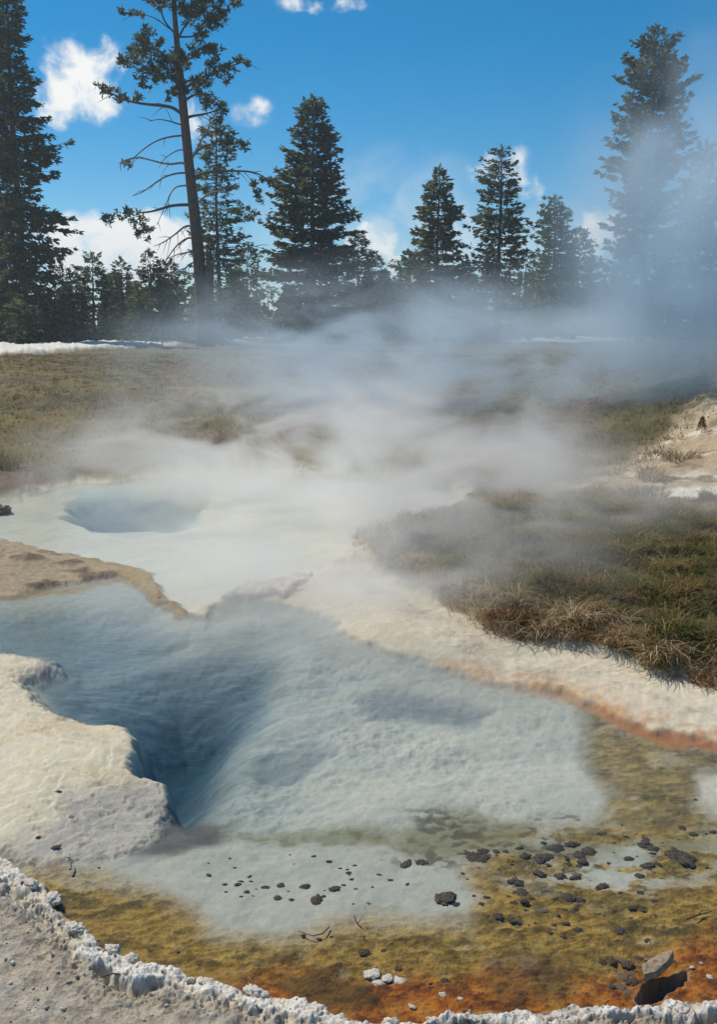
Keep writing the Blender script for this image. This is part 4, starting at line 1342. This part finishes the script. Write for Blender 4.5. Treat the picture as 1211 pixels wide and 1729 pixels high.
# loose gravel in the foreground: uncountable
rgv = np.random.default_rng(77)
n = 5200
q = np.column_stack([rgv.uniform(-1.6, 1.7, n), rgv.uniform(1.9, 4.1, n)])
u_, v_ = proj(q[:, 0], q[:, 1])
keep = (sdf(u_, v_, FRONT_POOL) > 4)
q = q[keep]
n = len(q)
zq = ground(q[:, 0], q[:, 1])[0]
ico = rock_mesh('pebble', 900, MAT_GREYROCK, .7, 1, .3)
iv = np.zeros(len(ico.vertices) * 3)
ico.vertices.foreach_get('co', iv)
iv = iv.reshape(-1, 3)
if_ = np.array([p_.vertices[:] for p_ in ico.polygons])
s = .0022 + .006 * rgv.random(n) ** 5
ang = rgv.random(n) * 6.28
ca, sa = np.cos(ang), np.sin(ang)
X = (iv[None, :, 0] * ca[:, None] - iv[None, :, 1] * sa[:, None]) * s[:, None] * rgv.uniform(.8, 1.5, n)[:, None] + q[:, :1]
Yy = (iv[None, :, 0] * sa[:, None] + iv[None, :, 1] * ca[:, None]) * s[:, None] + q[:, 1:]
Z = iv[None, :, 2] * s[:, None] + (zq + s * .3)[:, None]
V = np.stack([X, Yy, Z], -1).reshape(-1, 3)
Fp = (np.arange(n)[:, None, None] * len(iv) + if_[None]).reshape(-1, 3)
base_c = np.array([[.44, .38, .30], [.28, .23, .18], [.58, .53, .46], [.15, .12, .09]])
col = np.repeat(base_c[rgv.choice(4, n, p=[.5, .25, .15, .1])] * rgv.uniform(.75, 1.2, n)[:, None], len(iv), 0)
o = mesh_np('gravel', V, Fp, leaf_material('gravel_grey', 0.0, .9), col=col, smooth=True)
tag(o, 'fine grey gravel strewn outside the rim', 'gravel', kind='stuff')


# ------------------------------------------------------------------ steam
def steam(label, centre, radii, mat, tilt=(0, 0, 0)):
    bm = bmesh.new()
    bmesh.ops.create_icosphere(bm, subdivisions=3, radius=1.03)
    me = bpy.data.meshes.new('steam')
    bm.to_mesh(me)
    bm.free()
    me.materials.append(mat)
    o = bpy.data.objects.new('steam', me)
    C.objects.link(o)
    o.location = centre
    o.scale = radii
    o.rotation_euler = tilt
    tag(o, label, 'steam', kind='stuff')
    return o


steam('thick grey white steam rolling off the far pool', (-.3, 11.4, .25), (4.4, 3.6, 1.75), steam_material('steam_thick', (.985, .965, .94), 1.85, 2.5, .46, .66, .35, (1.2, 1, .9)))
steam('low warm steam lying over the pool edge toward the right bank', (1.5, 9.4, .25), (2.9, 2.7, .85), steam_material('steam_low', (.98, .95, .90), 1.2, 2.2, .43, .66, .35))
steam('bluish steam drifting along the foot of the wood', (1.0, 20.0, 1.3), (7.5, 6.0, 2.4), steam_material('steam_drift', (.76, .89, .99), .60, 2.4, .40, .66, .3, (1.3, 1, .9)))
steam('blue steam column rising at the right before the tall spruce', (7.0, 19.0, 3.7), (4.3, 4.4, 5.0), steam_material('steam_column', (.70, .87, 1.0), .85, 1.9, .37, .66, .3, (1, 1, .8)), (0, R(12), 0))
steam('thin veil of steam over the front pool', (-.1, 7.1, .3), (2.5, 2.4, .95), steam_material('steam_veil', (.97, .955, .93), 1.35, 2.2, .42, .66, .35))

hm, nt, N, L = new_mat('valley_air')
out = nd(N, 'ShaderNodeOutputMaterial')
pv = nd(N, 'ShaderNodeVolumePrincipled')
pv.inputs['Color'].default_value = (.80, .91, 1.0, 1)
pv.inputs['Density'].default_value = .00062
pv.inputs['Anisotropy'].default_value = .2
L.new(pv.outputs[0], out.inputs['Volume'])
hv = np.array([(a, b, c) for c in (-5, 48) for b in (-60, 1000) for a in (-3200, 3200)], float)
hf = np.array([(0, 2, 3, 1), (4, 5, 7, 6), (0, 1, 5, 4), (2, 6, 7, 3), (0, 4, 6, 2), (1, 3, 7, 5)])
o = mesh_np('haze', hv, hf, hm)
o.data.polygons.foreach_set('use_smooth', np.zeros(6, bool))
tag(o, 'thin summer haze softening the far wood', 'haze', kind='stuff')

# ------------------------------------------------------------------ sky, sun
SUN_EL, SUN_AZ = R(53), R(-48)     # azimuth measured from the view direction, to the left
wd_ = bpy.data.worlds.new('World')
scene.world = wd_
wd_.use_nodes = True
nt = wd_.node_tree
N, L = nt.nodes, nt.links
N.clear()
out = nd(N, 'ShaderNodeOutputWorld')
bg = nd(N, 'ShaderNodeBackground')
bg.inputs['Strength'].default_value = .10
sky = nd(N, 'ShaderNodeTexSky', sky_type='NISHITA')
sky.sun_disc = False
sky.sun_elevation = SUN_EL
sky.sun_rotation = SUN_AZ
sky.altitude = 2200
sky.air_density = 1.0
sky.dust_density = .2
sky.ozone_density = 3.0
hs = nd(N, 'ShaderNodeHueSaturation')
hs.inputs['Hue'].default_value = .488
hs.inputs['Saturation'].default_value = 1.48
hs.inputs['Value'].default_value = .95
L.new(sky.outputs[0], hs.inputs['Color'])
tc = nd(N, 'ShaderNodeTexCoord')
sx = nd(N, 'ShaderNodeSeparateXYZ')
L.new(tc.outputs['Generated'], sx.inputs[0])


def mth(op, a, b=None, clamp=False):
    n = nd(N, 'ShaderNodeMath', operation=op, use_clamp=clamp)
    for i, q in enumerate((a, b)):
        if q is None:
            continue
        if isinstance(q, (int, float)):
            n.inputs[i].default_value = q
        else:
            L.new(q, n.inputs[i])
    return n.outputs[0]


ymax_ = mth('MAXIMUM', sx.outputs['Y'], .05)
gx = mth('DIVIDE', sx.outputs['X'], ymax_)
gzz = mth('DIVIDE', sx.outputs['Z'], ymax_)
cn = nd(N, 'ShaderNodeTexNoise')
cn.inputs['Scale'].default_value = 27
cn.inputs['Detail'].default_value = 9
cn.inputs['Roughness'].default_value = .56
cn.inputs['Distortion'].default_value = .25
L.new(tc.outputs['Generated'], cn.inputs['Vector'])
cl = None
# cumulus puffs: bearing and height given by where they stand in the sky
for (u_, v_, ru, rv, k_) in [(138, 130, 92, 76, .95), (100, 160, 60, 54, .9), (425, 188, 38, 27, .5), (200, 415, 150, 62, 1.6), (130, 440, 80, 50, 1.4), (250, 450, 110, 56, 1.4), (310, 405, 80, 46, 1.05), (632, 420, 54, 48, .85), (660, 455, 56, 36, .85), (335, 205, 36, 60, .6),
                             (545, 6, 80, 20, .55), (845, 285, 60, 46, .55), (1000, 395, 86, 44, 1.1), (1150, 330, 70, 60, .95), (885, 320, 46, 46, .5)]:
    r = ray(u_, v_)
    a = mth('MULTIPLY', mth('SUBTRACT', gx, float(r[0] / r[1])), FPX / ru)
    b = mth('MULTIPLY', mth('SUBTRACT', gzz, float(r[2] / r[1])), FPX / rv)
    d2 = mth('ADD', mth('MULTIPLY', a, a), mth('MULTIPLY', b, b))
    e = mth('MULTIPLY', mth('SUBTRACT', 1.0, mth('MULTIPLY', d2, .8), True), k_)
    cl = e if cl is None else mth('MAXIMUM', cl, e)
gate = mth('MULTIPLY', cl, 3.0, True)
wob = mth('MULTIPLY', mth('SUBTRACT', cn.outputs['Fac'], .54), 4.4)
den = mth('MULTIPLY', mth('ADD', cl, wob), gate)
cr = nd(N, 'ShaderNodeMapRange', interpolation_type='SMOOTHSTEP')
cr.inputs['From Min'].default_value = .02
cr.inputs['From Max'].default_value = 1.15
L.new(den, cr.inputs['Value'])
# thin high wisps in the middle of the sky
wn = nd(N, 'ShaderNodeTexNoise')
wn.inputs['Scale'].default_value = 16
wn.inputs['Detail'].default_value = 6
wn.inputs['Distortion'].default_value = .8
L.new(tc.outputs['Generated'], wn.inputs['Vector'])
wsum = None
for (u_, v_, ru, rv, k_) in [(640, 360, 230, 120, .34), (760, 400, 300, 80, .5)]:
    r = ray(u_, v_)
    a = mth('MULTIPLY', mth('SUBTRACT', gx, float(r[0] / r[1])), FPX / ru)
    b = mth('MULTIPLY', mth('SUBTRACT', gzz, float(r[2] / r[1])), FPX / rv)
    e = mth('MULTIPLY', mth('SUBTRACT', 1.0, mth('ADD', mth('MULTIPLY', a, a), mth('MULTIPLY', b, b)), True), k_)
    wsum = e if wsum is None else mth('MAXIMUM', wsum, e)
wf_ = nd(N, 'ShaderNodeMapRange', interpolation_type='SMOOTHSTEP')
wf_.inputs['From Min'].default_value = .36
wf_.inputs['From Max'].default_value = .70
L.new(wn.outputs['Fac'], wf_.inputs['Value'])
cmask = mth('MAXIMUM', cr.outputs[0], mth('MULTIPLY', wsum, wf_.outputs[0]))
mixc = nd(N, 'ShaderNodeMix', data_type='RGBA')
L.new(cmask, mixc.inputs['Factor'])
L.new(hs.outputs[0], mixc.inputs[6])
mixc.inputs[7].default_value = (9.2, 9.2, 9.0, 1)
L.new(mixc.outputs[2], bg.inputs['Color'])
L.new(bg.outputs[0], out.inputs['Surface'])

sd = bpy.data.lights.new('sun', 'SUN')
sd.energy = 3.9
sd.angle = R(.55)
sd.color = (1.0, .93, .82)
so = bpy.data.objects.new('sun', sd)
C.objects.link(so)
# direction towards the sun
dx, dy, dz = math.sin(SUN_AZ) * math.cos(SUN_EL), math.cos(SUN_AZ) * math.cos(SUN_EL), math.sin(SUN_EL)
from mathutils import Vector
so.rotation_euler = Vector((dx, dy, dz)).to_track_quat('Z', 'Y').to_euler()

# ------------------------------------------------------------------ render settings
scene.render.engine = 'CYCLES'
scene.view_settings.view_transform = 'Standard'
scene.view_settings.look = 'None'
scene.view_settings.exposure = .1
scene.view_settings.gamma = 1
cy = scene.cycles
cy.max_bounces = 6
cy.diffuse_bounces = 2
cy.glossy_bounces = 2
cy.transmission_bounces = 2
cy.volume_bounces = 2
cy.transparent_max_bounces = 16
cy.volume_step_rate = 1.0
cy.volume_max_steps = 128
cy.use_denoising = True
cy.denoiser = 'OPENIMAGEDENOISE'
cy.sample_clamp_indirect = 6
